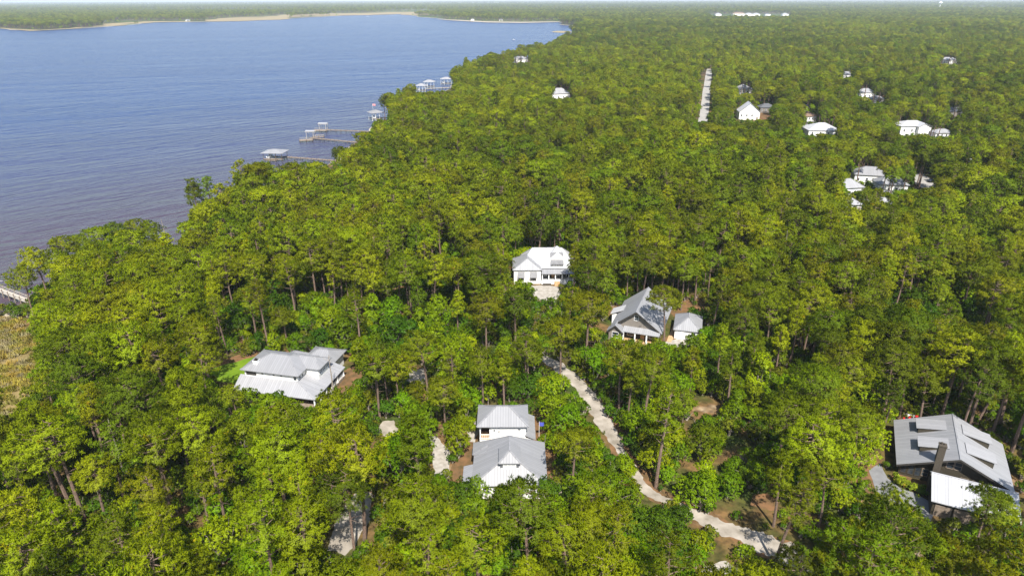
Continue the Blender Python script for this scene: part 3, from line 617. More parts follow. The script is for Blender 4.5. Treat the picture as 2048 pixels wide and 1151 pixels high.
MB().box(.4, .4, 0, 6.6, 9.2, 2.6).build('wall', M['white'], D2)
pl, cp = hip(0, 0, 7.0, 9.6, 2.7, 5.0, 'y', 3.5, 3.5); roof(D2, pl, cp, 'roof_grey')
MB().box(.9, .3, 0, 3.2, .397, 2.1).build('door', M['trim'], D2); window(D2, 'window', (5.0, .4, 1.6), 1.0, .9, '-y')
foot(D2, 0, 0, 7, 9.6)

# --- E: dark brown house, shed
E_ = empty('dark_house', (77.0, 96.7, GZ), math.atan2(-.444, .896), 'dark brown gabled house with four shed dormers and tall chimney', 'house')
w = MB(); w.box(-8.3, .6, 0, 7.9, 14.0, 2.75); gable_end(w, -8.3, 7.9, .4, 0, 2.7, 6.25, .25, 0); gable_end(w, -8.3, 7.9, 13.9, 0, 2.7, 6.25, .25, 0)
w.build('wall', M['brown'], E_)
roof(E_, [[(-9, -.9, 2.75), (0, -.9, 6.75), (0, 14.7, 6.75), (-9.2, 14.7, 2.66)], [(8.7, -.9, 2.75), (8.9, 14.7, 2.66), (0, 14.7, 6.75), (0, -.9, 6.75)]], [((0, -.9, 6.75), (0, 14.7, 6.75))], 'roof_grey')
MB().bar((-9, -.93, 2.58), (0, -.93, 6.58), .06, .34).bar((0, -.93, 6.58), (8.7, -.93, 2.58), .06, .34).build('bargeboard', M['fascia'], E_)
for sx in (-1, 1):
    for y0 in (2.6, 8.9):
        X = lambda v: v * sx
        zr_ = lambda e1: 6.75 - abs(e1) * .444
        d = MB(); d.prism([(X(-1.9) * -1 if False else sx * 1.9, y0 + .2, zr_(1.9) - .3), (sx * 5.6, y0 + .2, zr_(5.6) - .3), (sx * 5.6, y0 + .2, zr_(5.6) + 1.15), (sx * 1.9, y0 + .2, zr_(1.9) + .22)], (0, 3.0, 0))
        do = d.build('dormer', M['brown'], E_)
        do.data.update(); bmq = bmesh.new(); bmq.from_mesh(do.data); bmesh.ops.recalc_face_normals(bmq, faces=bmq.faces); bmq.to_mesh(do.data); bmq.free()
        roof(do, [[(sx * 6.0, y0, zr_(5.6) + 1.16), (sx * 6.0, y0 + 3.4, zr_(5.6) + 1.16), (sx * 1.3, y0 + 3.4, zr_(1.3) + .16), (sx * 1.3, y0, zr_(1.3) + .16)]], [], 'roof_pale', 'dormer_roof', .12)
        for yy in (y0 + 1.0, y0 + 2.4): window(do, 'window', (yy, sx * 5.6, zr_(5.6) + .62), 1.0, .6, '+x' if sx > 0 else '-x', 'fascia')
ch = MB(); ch.box(-3.7, -1.15, 0, -2.3, .35, 2.6).prism([(-3.55, -.98, 2.6), (-2.45, -.98, 2.6), (-2.45, -.98, 8.6), (-3.55, -.98, 8.6)], (0, 1.1, 0)).box(-3.62, -1.05, 8.4, -2.38, .19, 8.62)
ch.tube([(-3.2, -.4, 8.6), (-3.2, -.4, 9.0)], [.16, .16]).tube([(-2.8, -.4, 8.6), (-2.8, -.4, 8.9)], [.13, .13]); ch.build('chimney', M['brick'], E_)
for x in (-7.6, -6.5, -5.4): window(E_, 'window', (x, .4, 1.55), .8, 1.7, '-y', 'brown')
window(E_, 'window', (-4.3, .4, 1.7), .9, 1.4, '-y', 'wood')
for x in (-1.0, .2): window(E_, 'window', (x, .4, 4.5), .95, 1.4, '-y', 'wood')
for x in (1.6, 3.4, 5.2): window(E_, 'window', (x, .4, 1.7), 1.1, 1.4, '-y', 'wood')
MB().box(-1.8, -3.2, 0, 6.5, .35, .5).build('deck', M['deckwood'], E_)
railing(E_, (-1.6, -2.9), (6.4, -2.9), .5, 'wood')
foot(E_, -9, -1, 9, 14.7)
S_ = empty('shed', (71.6, 95.1, GZ), math.atan2(-.444, .896), 'dark brown shed with bright pale metal roof beside the driveway', 'shed')
w = MB(); w.prism([(.4, -5.2, 0), (.4, 1.2, 0), (.4, 1.2, 3.9), (.4, 0, 4.55), (.4, -5.2, 2.95)], (11.6, 0, 0)); w.build('wall', M['brown'], S_)
roof(S_, [[(0, -5.7, 3.05), (12.4, -5.7, 3.05), (12.4, 0, 4.8), (0, 0, 4.8)], [(0, 1.6, 3.95), (0, 0, 4.8), (12.4, 0, 4.8), (12.4, 1.6, 3.95)]], [((0, 0, 4.8), (12.4, 0, 4.8))], 'roof_shed')
MB().box(.8, -5.3, 0, 3.2, -5.203, 2.3).box(3.5, -5.3, 0, 5.9, -5.203, 2.3).build('garage_door', M['wood'], S_)
MB().box(-.12, -.6, 0, 0.38, -.1, 4.2).build('downpipe', M['fascia'], S_)
foot(S_, 0, -5.7, 12.4, 1.6, 1.0)
# red garden chairs behind the dark house
def lawn_chair(x, y, rz, label):
    o = empty('garden_chair', (x, y, GZ), rz, label, 'chair', 'red garden chairs')
    MB().prism([(-.3, -.28, .36), (.3, -.28, .36), (.3, .26, .28), (-.3, .26, .28)], (0, 0, .05)).build('seat', M['red'], o)
    MB().prism([(-.3, .25, .28), (.3, .25, .28), (.26, .55, 1.0), (-.26, .55, 1.0)], (0, .05, 0)).build('backrest', M['red'], o)
    for sx in (-.36, .36):
        MB().box(sx - .07, -.35, .52, sx + .07, .42, .56).build('armrest', M['red'], o)
        MB().box(sx - .04, -.33, 0, sx + .04, -.25, .52).build('leg', M['red'], o)
        MB().prism([(sx - .03, .2, .3), (sx + .03, .2, .3), (sx + .03, .6, 0), (sx - .03, .6, 0)], (0, .08, 0)).build('leg', M['red'], o)
for k, (px_, py_, lb) in enumerate([(1813, 843, 'red slatted garden chair farthest from the dark house roof edge'), (1824, 840, 'red slatted garden chair between the two others behind dark house'), (1836, 839, 'red slatted garden chair right against the dark house roof edge')]):
    p = at(px_, py_, GZ + .5); lawn_chair(p.x, p.y + 0.3, [0.4, 0.1, -0.3][k], lb)
p = at(1824, 836, GZ + .4); t_ = empty('garden_table', (p.x, p.y + .8, GZ), 0, 'small white table behind the red garden chairs', 'table')
MB().box(-.7, -.35, .68, .7, .35, .74).build('table_top', M['trim'], t_)
for x in (-.6, .6):
    for y in (-.28, .28): MB().box(x - .04, y - .04, 0, x + .04, y + .04, .68).build('leg', M['trim'], t_)

# --- distant houses (each one thing with wall, roof, windows)
FARP = []
def far_house(px, py, wd, dp, ze, zr, rz, rmat, label, wmat='white', cross=False, name='house', group=None, axis='x', ins=None):
    p = at(px, py, GZ); o = empty(name, (p.x, p.y, GZ), math.radians(rz), label, 'house', group)
    MB().box(-wd / 2 + .5, .5, 0, wd / 2 - .5, dp - .5, ze - .05).build('wall', M[wmat], o)
    pl, cp = hip(-wd / 2, 0, wd / 2, dp, ze, zr, axis, ins, ins); rf = roof(o, pl, cp, rmat)
    if ins == 0:
        mb = MB()
        if axis == 'y': gable_end(mb, -wd / 2 + .5, wd / 2 - .5, .45, ze - .2, ze - .1, zr - .25)
        else: mb.prism([(-wd / 2 + .45, .5, ze - .2), (-wd / 2 + .45, dp / 2, zr - .25), (-wd / 2 + .45, dp - .5, ze - .2)], (.2, 0, 0))
        mb.build('gable', M[wmat], o)
    if cross:
        w2 = wd * .38; pl = [[(-w2 / 2 + wd * .18, -2.5, ze), (wd * .18, -2.5, ze + (zr - ze) * .8), (wd * .18, dp / 2, ze + (zr - ze) * .8), (-w2 / 2 + wd * .18, dp / 2, ze)], [(w2 / 2 + wd * .18, -2.5, ze), (w2 / 2 + wd * .18, dp / 2, ze), (wd * .18, dp / 2, ze + (zr - ze) * .8), (wd * .18, -2.5, ze + (zr - ze) * .8)]]
        roof(o, pl, [], rmat, 'gable_roof'); mb = MB(); gable_end(mb, -w2 / 2 + wd * .18 + .4, w2 / 2 + wd * .18 - .4, -2.1, 0, ze - .1, ze + (zr - ze) * .7); mb.box(-w2 / 2 + wd * .18 + .4, -1.88, 0, w2 / 2 + wd * .18 - .4, .48, ze - .12); mb.build('gable', M[wmat], o)
    for k in range(3): window(o, 'window', (-wd * .36 + k * wd * .24, .5, ze * .55), 1.0, 1.4, '-y')
    MB().box(wd * .36 - .5, .38, 0, wd * .36 + .5, .497, 2.1).build('door', M['wood'], o)
    foot(o, -wd / 2, -3 if cross else 0, wd / 2, dp, .8); FARP.append(o)
    return o
# px, py are the photo position of the middle of the front wall's foot
far_house(1498, 240, 15, 12, 5.5, 11.5, -8, 'roof_white', 'white house with steep gabled roof beside orange soil and the street', axis='y', ins=0)
far_house(1535, 226, 12, 9, 4.0, 6.5, 0, 'roof_dark', 'dark shingled house behind the steep white gable', 'taupe')
far_house(1648, 274, 20, 16, 4.0, 7.5, -5, 'roof_white', 'long low house with broad pale hip roof and blue car')
far_house(1622, 243, 10, 10, 3.6, 6.6, 20, 'roof_brown', 'small house with brown pyramid roof', 'white')
far_house(1613, 233, 7, 10, 5.0, 8.5, 25, 'roof_dark', 'narrow white house with dark roof behind the brown pyramid roof', axis='y', ins=0)
far_house(1830, 272, 20, 14, 6.0, 8.5, 0, 'roof_white', 'large white two storey house with flat pale roof at right', cross=True)
far_house(1888, 277, 12, 8, 3.4, 5.2, 3, 'roof_pale', 'low white outbuilding right of the large white house')
far_house(1491, 190, 14, 12, 5.0, 8.5, 10, 'roof_pale', 'pale roofed house alone right of the street')
far_house(1734, 200, 15, 11, 6.0, 9.0, 0, 'roof_pale', 'pale house half hidden among tall pines at right')
far_house(1757, 207, 12, 9, 3.5, 5.5, 0, 'roof_pale', 'low white shed roof right of the half hidden house')
far_house(1696, 160, 16, 11, 5.5, 8.0, 0, 'roof_pale', 'small far white house above the half hidden house')
far_house(1900, 130, 22, 14, 6, 9, 0, 'roof_pale', 'far pale roofed house high at the right')
far_house(1938, 137, 18, 12, 6, 9, 0, 'roof_grey', 'far grey roofed house at the upper right')
far_house(1912, 236, 16, 10, 4.5, 7, 0, 'roof_dark', 'dark blue grey roofed house right of the tall pines', 'taupe')
far_house(1948, 240, 12, 9, 4, 6.5, 0, 'roof_pale', 'pale cottage right of the blue grey roof')
far_house(1740, 372, 15, 10, 5, 8, -15, 'roof', 'tin roofed house, rear one of the cluster at right')
far_house(1783, 392, 13, 9, 5, 8, -10, 'roof', 'tin roofed house at the right side of the cluster')
far_house(1704, 396, 11, 9, 4.5, 7.5, 10, 'roof_pale', 'pale roofed house at the left of the cluster')
far_house(1702, 425, 9, 7, 3.2, 5.2, 0, 'roof_pale', 'small white shed below the roof cluster')
far_house(1765, 424, 10, 7, 3.2, 5.2, 0, 'roof_pale', 'white carport roof below the roof cluster')
far_house(1930, 342, 16, 10, 4.5, 7, 5, 'roof_pale', 'pale roof in the trees at far right')
far_house(1850, 446, 11, 8, 3.6, 6.0, 0, 'roof_pale', 'pale roof barely showing between right hand pines')
far_house(1122, 202, 18, 13, 6, 10, 15, 'roof_pale', 'pale gabled house in the middle of the far woods')
far_house(954, 216, 14, 10, 5, 8, 0, 'roof_pale', 'pale house among pines near the river bend')
far_house(966, 170, 12, 10, 6.5, 9, 0, 'roof_pale', 'tall pale house near the shore above the river bend')
for k, (x_, y_, lb) in enumerate([(775, 320, 'pale waterfront house behind trunks nearest the twin piers'), (812, 300, 'pale waterfront house second along the bank'), (850, 282, 'pale waterfront house third along the bank'), (872, 268, 'pale waterfront house fourth along the bank'), (905, 262, 'pale waterfront house fifth along the bank'), (1096, 262, 'white house glimpsed through dark trunks in mid forest')]):
    far_house(x_, y_, 14, 11, 6.5, 9.5, 10 - 4 * k, 'roof_pale', lb, group='waterfront houses behind pines' if k < 5 else None)
far_house(1040, 126, 22, 12, 5, 8, 0, 'roof_pale', 'long white roof on the far shore near the cove')
for k, (x_, wd, rm, lb) in enumerate([(1437, 30, 'roof_pale', 'tiny white building at the left of the distant field'), (1478, 60, 'roof_brown', 'large brown roofed distant building, biggest in the row'), (1498, 40, 'roof_pale', 'distant white building right of the brown roof'), (1513, 36, 'roof_pale', 'distant pale house right in the row'), (1536, 26, 'roof_dark', 'distant dark roofed house in the row'), (1571, 30, 'roof_pale', 'distant pale house at the right end of the row')]):
    far_house(x_, 32, wd, 26, 10 if wd > 50 else 8, 18 if wd > 50 else 14, 0, rm, lb, group='distant houses across the field')
for x_, lb in ((1002, 'tiny house on the far point beach'), (945, 'tiny house further left on the far point')):
    far_house(x_, 42.0, 15, 10, 5, 8, 0, 'roof_pale', lb)
far_house(375, 42.4, 18, 10, 4, 7, 0, 'roof_pale', 'tiny white hut on the far marsh bank')
# water tower
p = at(1878, 21, GZ); wt = empty('water_tower', (p.x, p.y, GZ), 0, 'white water tower rising over the far right woods', 'water tower')
MB().tube([(0, 0, 0), (0, 0, 42)], [3, 2.4], 12).build('stem', M['trim'], wt)
MB().tube([(0, 0, 40), (0, 0, 43), (0, 0, 48), (0, 0, 53), (0, 0, 56), (0, 0, 57)], [2.6, 8, 11.5, 10, 5, .5], 20).build('tank', M['trim'], wt)

# ------------------------------------------------------------------ cars
def car(px, py, rz, mat, label):
    p = at(px, py, GZ + .05); o = empty('parked_car', (p.x, p.y, GZ + .04), math.radians(rz), label, 'car')
    b = MB(); b.prism([(-2.2, -.88, .35), (2.2, -.88, .35), (2.25, -.88, .75), (1.2, -.88, .95), (-1.9, -.88, .98), (-2.25, -.88, .8)], (0, 1.76, 0)); b.build('body', M[mat], o)
    c_ = MB(); c_.prism([(-1.85, -.76, .98), (1.15, -.76, .94), (.4, -.7, 1.48), (-1.3, -.7, 1.48)], (0, 1.46, 0)); c_.build('cabin', M['glass'], o)
    MB().box(-1.25, -.7, 1.485, .38, .7, 1.52).build('roof', M[mat], o)
    for x in (-1.4, 1.35):
        for y in (-.9, .72):
            MB().tube([(x, y, .33), (x, y + .2, .33)], [.33, .33], 12).build('wheel', M['rubber'], o)
car(1864, 364, 20, 'carpaint', 'dark car parked on the grey court in the right woods')
car(1668, 263, 100, 'carblue', 'blue car parked beside the broad pale hip roof')

# ------------------------------------------------------------------ docks
def pier(name, p, q, wd, z, label, rail=False, mat='wood', group=None, sp=3.2, cat='pier'):
    p, q = Vector((p.x, p.y, 0)), Vector((q.x, q.y, 0)); d = q - p; L = d.length; d.normalize()
    o = empty(name, (p.x, p.y, 0), math.atan2(d.y, d.x), label, cat, group)
    MB().box(0, -wd / 2, z - .18, L, wd / 2, z).box(0, -wd / 2 + .1, z - .42, L, -wd / 2 + .25, z - .183).box(0, wd / 2 - .25, z - .42, L, wd / 2 - .1, z - .183).build('deck', M[mat], o)
    n = max(2, int(L / sp)); n = min(n, 45); me = None
    for k in range(n + 1):
        for sy in (-1, 1):
            if me is None: me = MB().tube([(0, 0, -1.6), (0, 0, z + (1.15 if rail else .35))], [.14, .13], 7).mesh('pile', M['pile' if not rail else 'wood'])
            po = bpy.data.objects.new('pile', me); COL.objects.link(po); po.parent = o; po.location = (min(L - .2, .2 + k * L / n), sy * (wd / 2 + .08), 0)
    if rail:
        for sy in (-1, 1):
            MB().box(0, sy * (wd / 2 - .06) - .05, z + .95, L, sy * (wd / 2 - .06) + .05, z + 1.05).box(0, sy * (wd / 2 - .06) - .03, z + .5, L, sy * (wd / 2 - .06) + .03, z + .57).build('railing', M[mat], o)
    return o
def boathouse(c0, wd, dp, rz, zd, ze, zr, label, mat='roof_grey', boat=True, group='boathouses', lbl_boat=None, white=True):
    o = empty('boathouse', (c0.x, c0.y, 0), math.radians(rz), label, 'boathouse', group)
    MB().box(-wd / 2, -dp / 2, zd - .2, wd / 2, -dp / 2 + 1.6, zd).box(-wd / 2, dp / 2 - 1.6, zd - .2, wd / 2, dp / 2, zd).box(wd / 2 - 1.8, -dp / 2 + 1.603, zd - .2, wd / 2, dp / 2 - 1.603, zd).box(-.4, -dp / 2 + 1.603, zd - .2, .4, dp / 2 - 1.603, zd).build('deck', M['wood'], o)
    me = MB().tube([(0, 0, -1.6), (0, 0, ze)], [.15, .13], 7).mesh('post', M['trim' if white else 'pile'])
    for x in (-wd / 2 + .2, -wd / 6, wd / 6, wd / 2 - .2):
        for y in (-dp / 2 + .2, dp / 2 - .2):
            po = bpy.data.objects.new('post', me); COL.objects.link(po); po.parent = o; po.location = (x, y, 0)
    pl, cp = hip(-wd / 2 - .8, -dp / 2 - .8, wd / 2 + .8, dp / 2 + .8, ze, zr, 'x'); roof(o, pl, cp, mat)
    if boat:
        cs, sn = math.cos(math.radians(rz)), math.sin(math.radians(rz)); x, y = -wd / 4, 0
        motorboat(c0.x + x * cs - y * sn, c0.y + x * sn + y * cs, zd + .3, rz + 90, lbl_boat, min(7, dp - 1))
    return o
def motorboat(x, y, z, rz, label, L=6.5, group=None):
    o = empty('motorboat', (x, y, z), math.radians(rz), label, 'boat', group)
    mb = MB(); st = [(-.5, 1.0, 0), (-.2, 1.05, 0), (.15, .95, .05), (.38, .5, .15), (.5, .05, .3)]; prev = None
    for u, hw, rise in st:
        r = [(u * L, -hw * L / 6, .95 + rise), (u * L, -hw * .6 * L / 6, .25 + rise * .6), (u * L, 0, .0 + rise), (u * L, hw * .6 * L / 6, .25 + rise * .6), (u * L, hw * L / 6, .95 + rise)]
        if prev:
            for k in range(4): mb.face([prev[k], r[k], r[k + 1], prev[k + 1]])
            mb.face([prev[4], r[4], r[0], prev[0]])
        else: mb.face(r)
        prev = r
    mb.build('hull', M['hull'], o)
    MB().box(-.12 * L, -.5, .95, .05 * L, .5, 1.7).prism([(-.05 * L, -.5, 1.7), (.05 * L, -.5, 1.7), (.02 * L, -.45, 2.1), (-.03 * L, -.45, 2.1)], (0, .95, 0)).build('console', M['hull'], o)
    MB().box(-.56 * L, -.2, .3, -.5 * L - .01, .2, 1.35).build('outboard', M['carpaint'], o)
    return o
def lift(c0, rz, label, group='boat lifts'):
    o = empty('boat_lift', (c0.x, c0.y, 0), math.radians(rz), label, 'boat lift', group)
    for x in (-2.2, 2.2):
        for y in (-1.7, 1.7): MB().tube([(x, y, -1.6), (x, y, 4.3)], [.14, .12], 7).build('post', M['pale_wood'], o)
    for y in (-1.7, 1.7): MB().box(-3.0, y - .12, 4.3, 3.0, y + .12, 4.6).build('beam', M['pale_wood'], o)
    MB().prism([(-2.9, -2, 4.65), (2.9, -2, 4.65), (2.9, 0, 5.2), (-2.9, 0, 5.2)], (0, 0, .06)).build('canopy', M['roof_pale'], o)
    return o
def platform(c0, wd, dp, rz, z, label):
    o = empty('dock_platform', (c0.x, c0.y, 0), math.radians(rz), label, 'dock', 'dock platforms')
    MB().box(-wd / 2, -dp / 2, z - .2, wd / 2, dp / 2, z).build('deck', M['wood'], o)
    for x in (-wd / 2 + .2, 0, wd / 2 - .2):
        for y in (-dp / 2 - .1, dp / 2 + .1): MB().tube([(x, y, -1.6), (x, y, z + .9)], [.14, .12], 7).build('pile', M['pile'], o)
    MB().box(-wd / 2 + .1, -dp / 2 + .05, z + .85, wd / 2 - .1, -dp / 2 + .15, z + .95).box(-wd / 2 + .1, dp / 2 - .15, z + .85, wd / 2 - .1, dp / 2 - .05, z + .95).build('railing', M['pale_wood'], o)
    return o
ZD = 1.3
bh = at(547, 318, ZD) + Vector((0, 3.6, 0)); boathouse(bh, 10.5, 8.2, -4, ZD, 4.6, 6.0, 'grey roofed boathouse on dark posts, nearest on the river', lbl_boat='white boat under the nearest grey roofed boathouse', white=False)
platform(at(536, 315, ZD) + Vector((3.2, -4.0, 0)), 6, 2.6, -6, .9, 'low pale landing in front of the nearest boathouse')
pier('pier', at(570, 313, ZD), at(690, 322, ZD), 1.5, ZD, 'long narrow pier running from the nearest boathouse to shore', group='wooden piers')
lift(at(622, 273, ZD) + Vector((0, 0, 0)), -5, 'white boat lift on the middle pier'); platform(at(612, 279, ZD), 8, 5, 20, ZD - .2, 'pale platform at the end of the middle pier')
pier('pier', at(621, 275, ZD), at(722, 285, ZD), 1.7, ZD, 'middle wooden pier ending in a pale platform', group='wooden piers')
platform(at(637, 273, ZD), 7, 2.5, 10, ZD, 'weathered side deck on the middle pier')
lift(at(647, 257, ZD), -5, 'white boat lift on the farther pier'); platform(at(641, 260, ZD), 9, 4.5, 0, ZD - .1, 'pale platform at the end of the farther pier')
pier('pier', at(652, 259, ZD), at(750, 263, ZD), 1.7, ZD, 'farther wooden pier above the middle pier', group='wooden piers')
b4 = at(752, 236, ZD); boathouse(b4, 8.5, 8, 30, ZD, 5.5, 7.2, 'white boathouse with pale ramped roof beside the bank', 'roof', lbl_boat='white boat inside the boathouse beside the bank')
pier('pier', b4 + Vector((2, 3, 0)), at(790, 236, ZD), 1.5, ZD, 'short pier from the pale boathouse to the bank', group='wooden piers')
fg = empty('flag', (b4.x - 2.5, b4.y + 4.0, ZD), 0, 'red and white flag on a pole above the pale boathouse', 'flag')
MB().tube([(0, 0, 0), (0, 0, 9.5)], [.06, .04]).build('pole', M['trim'], fg); MB().prism([(.05, 0, 8.2), (2.0, .2, 8.0), (2.0, .2, 9.2), (.05, 0, 9.4)], (0, .03, 0)).build('cloth', M['pink'], fg)
for (x_, y_, wd, dp, lb, lb2) in [(843, 180, 8.5, 7, 'white boathouse farthest out in the group of three', 'white boat in the outermost white boathouse'), (859, 172, 10, 7, 'white boathouse in the middle of the group of three', 'white boat in the middle white boathouse'), (893, 166, 11, 8, 'white boathouse closest to shore in the group of three', 'white boat in the white boathouse closest to shore'), (1096, 107, 16, 12, 'far white boathouse alone near the cove', 'white boat in the lone far boathouse')]:
    boathouse(at(x_, y_, ZD), wd, dp, 0, ZD, 5.5, 7.3, lb, 'roof_pale', lbl_boat=lb2)
pier('pier', at(850, 177, ZD), at(912, 174, ZD), 1.8, ZD, 'pier linking the group of three white boathouses to shore', group='wooden piers', mat='pale_wood')
pier('pier', at(1096, 107, ZD), at(1125, 103, ZD), 2, ZD, 'pier of the lone far boathouse near the cove', group='wooden piers', mat='pale_wood')
pier('boardwalk', at(-45, 562, 1.7), at(96, 616, 1.7), 1.6, 1.7, 'bleached boardwalk with railings at the left edge', True, 'pale_wood', cat='boardwalk')
p = at(735, 33, 0); motorboat(p.x, p.y, -.2, 20, 'small white boat far out on the river', 16)
p = at(373, 44.6, 0); motorboat(p.x, p.y, -.2, 170, 'tiny white boat by the far marsh bank', 18)
p = at(1027, 80, 0); motorboat(p.x, p.y, -.2, 10, 'tiny white boat off the near cove', 7)

# ------------------------------------------------------------------ tree meshes
def tufts(P0, AX, n, L, wd, spread, g, droop=0.0, round_=0.9, NX=None):
    """n kite shaped sprays at every point, fanned about its axis; returns verts, quads, tint, normals"""
    m = len(P0); d = AX[:, None, :] * g.uniform(.25, 1.0, (m, n, 1)) + g.normal(0, spread, (m, n, 3)); d[:, :, 2] -= droop
    d /= np.linalg.norm(d, axis=2, keepdims=True)
    Ls = L * g.uniform(.65, 1.2, (m, n, 1)) * g.uniform(.8, 1.2, (m, 1, 1))
    r = np.cross(d, g.normal(0, 1, (m, n, 3))); r /= np.linalg.norm(r, axis=2, keepdims=True) + 1e-9
    nn = np.cross(r, d); want = AX[:, None, :] + .35 * d
    r = np.where((nn * want).sum(2, keepdims=True) < 0, -r, r); nn = np.where((nn * want).sum(2, keepdims=True) < 0, -nn, nn)
    o = P0[:, None, :] + d * Ls * 0.06
    V = np.stack([o, o + d * Ls * .55 - r * wd / 2, o + d * Ls, o + d * Ls * .55 + r * wd / 2], 2).reshape(-1, 3)
    q = np.arange(len(V)).reshape(-1, 4); fn = np.cross(V[q[:, 1]] - V[q[:, 0]], V[q[:, 2]] - V[q[:, 0]]); flip = (fn * nn.reshape(-1, 3)).sum(1) < 0
    q[flip] = q[flip][:, ::-1]
    wn = (AX if NX is None else NX)[:, None, :] + .3 * d; sn = nn * (1 - round_) + wn * round_; sn /= np.linalg.norm(sn, axis=2, keepdims=True)
    t = np.clip(g.normal(.48, .2, m), 0, .94); t[g.random(m) < .005] = 1.0
    return V, q, np.repeat(t, n * 4), np.repeat(sn.reshape(-1, 3), 4, 0)
def retone(me, mat):
    m2 = me.copy(); m2.materials[0] = M[mat]; return m2
def leaf_mesh(name, parts, mat, extra=None):
    V = np.concatenate([p[0] for p in parts]); off = 0; Q = []
    for p in parts: Q.append(p[1] + off); off += len(p[0])
    Q = np.concatenate(Q); T = np.concatenate([p[2] for p in parts])
    fv = [tuple(v) for v in V]; ff = [tuple(q) for q in Q.tolist()]; mi = [0] * len(ff)
    if extra:
        b = len(fv); fv += extra.v; ff += [tuple(b + i for i in f) for f in extra.f]; mi += [1] * len(extra.f)
        T = np.concatenate([T, np.full(len(extra.v), .5)])
    me = bpy.data.meshes.new(name); me.from_pydata(fv, [], ff); me.materials.append(M[mat[0]])
    if extra: me.materials.append(M[mat[1]]); me.polygons.foreach_set('material_index', mi)
    at_ = me.attributes.new('tint', 'FLOAT', 'POINT'); at_.data.foreach_set('value', T.astype(np.float32)); me.update()
    NV = np.concatenate([p[3] for p in parts] + ([np.zeros((len(extra.v), 3))] if extra else [])); me.polygons.foreach_set('use_smooth', [True] * len(ff))
    me.normals_split_custom_set_from_vertices(NV.tolist())
    return me
def make_pine(seed, h, cr, base, shape, lod=1.0):
    g = np.random.default_rng(seed); tk = MB()
    lean = g.normal(0, .35, 2); bend = g.normal(0, .25, 2)
    def axis(z):
        u = z / h; return np.array([lean[0] * u * u * 1.5 + bend[0] * math.sin(u * 4), lean[1] * u * u * 1.5 + bend[1] * math.sin(u * 3.3 + 1), z])
    zs = np.linspace(0, h * .97, 9); tk.tube([axis(z) for z in zs], [.24 * (1 - z / h) ** .7 + .035 for z in zs], 7)
    P0 = []; AX = []; lop = g.uniform(0, 6.28)
    nb = int(30 * (1.15 if shape == 'domed' else 1.0))
    for k in range(nb):
        u = ((k + g.uniform(0, .8)) / nb); u = u ** .8
        z = h * (base + (0.97 - base) * u); az = k * 2.4 + g.normal(0, .35)
        if shape in ('domed', 'lopsided'): r = cr * (math.sqrt(max(.03, 1 - ((u - .3) / .72) ** 2)) if u > .3 else .6 + .4 * u / .3)
        elif shape == 'flat': r = cr * (1.0 if u > .45 else .35 + .65 * u / .45) * (1 if u < .9 else .75)
        elif shape == 'narrow': r = cr * .68 * (1 - .75 * u ** 1.6)
        else: r = cr * g.uniform(.45, 1.05) * (1 - .6 * u ** 2)
        if u < .3 and g.random() < (.45 if shape != 'narrow' else .15): r *= g.uniform(.3, .6)
        if shape == 'lopsided': r *= 1 + .38 * math.cos(az - lop)
        r *= g.uniform(.82, 1.12); o = axis(z)
        rise = r * (.22 + .35 * (1 - u)) if shape != 'flat' else r * .25 * (1 - u) + .2
        e_ = o + np.array([math.cos(az) * r, math.sin(az) * r, min(rise, h - z + .3)])
        mid = o * .5 + e_ * .5 + np.array([g.normal(0, .15), g.normal(0, .15), -.12 * r])
        tk.tube([o, mid, e_], [.05 + .012 * r, .04, .015], 4)
        n = int((3 + r * 3.0) * lod)
        for j in range(n):
            s_ = g.uniform(.38, 1.04) if j > 1 else 1.0
            q = (o * (1 - s_) ** 2 + 2 * mid * s_ * (1 - s_) + e_ * s_ ** 2) + g.normal(0, 1, 3) * np.array([.32, .32, .14]) * (.5 + .26 * r)
            out = np.array([math.cos(az), math.sin(az), 0]); P0.append(q); a_ = out * .55 * s_ + np.array([0, 0, 1.0]) + g.normal(0, .25, 3); AX.append(a_ / np.linalg.norm(a_))
    for j in range(int(14 * lod)):
        P0.append(axis(h * .97) + g.normal(0, 1, 3) * np.array([.5, .5, .3])); AX.append(np.array([0, 0, 1.]))
    for j in range(3):                                            # bare dead stubs below the crown
        z = h * base * g.uniform(.55, .98); az = g.uniform(0, 6.28); o = axis(z); l = g.uniform(.6, 2.0)
        tk.tube([o, o + np.array([math.cos(az) * l, math.sin(az) * l, g.uniform(-.1, .5)])], [.04, .012], 4)
    if shape != 'ragged':                                         # outer needle pads closing the dome, in clumps with gaps between
        for j in range(int(34 * lod)):
            az = g.uniform(0, 6.28); v = g.uniform(.02, 1) ** .6; u = 1 - v * .62
            r = cr * (math.sqrt(max(.03, 1 - ((u - .3) / .72) ** 2)) if u > .3 else .8)
            if shape == 'flat': r = cr * v * .95; u = .92 - .12 * v * v
            if shape == 'narrow': r = cr * .66 * (1 - .75 * u ** 1.6)
            if shape == 'lopsided': r *= 1 + .38 * math.cos(az - lop)
            z = h * (base + (1 - base) * u); c0 = axis(z) + np.array([math.cos(az) * r, math.sin(az) * r, 0]) * g.uniform(.82, 1.0)
            for i in range(6):
                P0.append(c0 + g.normal(0, 1, 3) * np.array([.42, .42, .2])); a_ = np.array([math.cos(az) * r / cr * .9, math.sin(az) * r / cr * .9, .85]) + g.normal(0, .15, 3); AX.append(a_ / np.linalg.norm(a_))
    P0 = np.array(P0); AX = np.array(AX)
    cc = np.array([0, 0, h * (base + .12)]); NX = (P0 - cc) * np.array([1, 1, 1.15]); NX /= np.linalg.norm(NX, axis=1, keepdims=True); NX = NX * .75 + AX * .35 + np.array([0, 0, .1]); NX /= np.linalg.norm(NX, axis=1, keepdims=True)
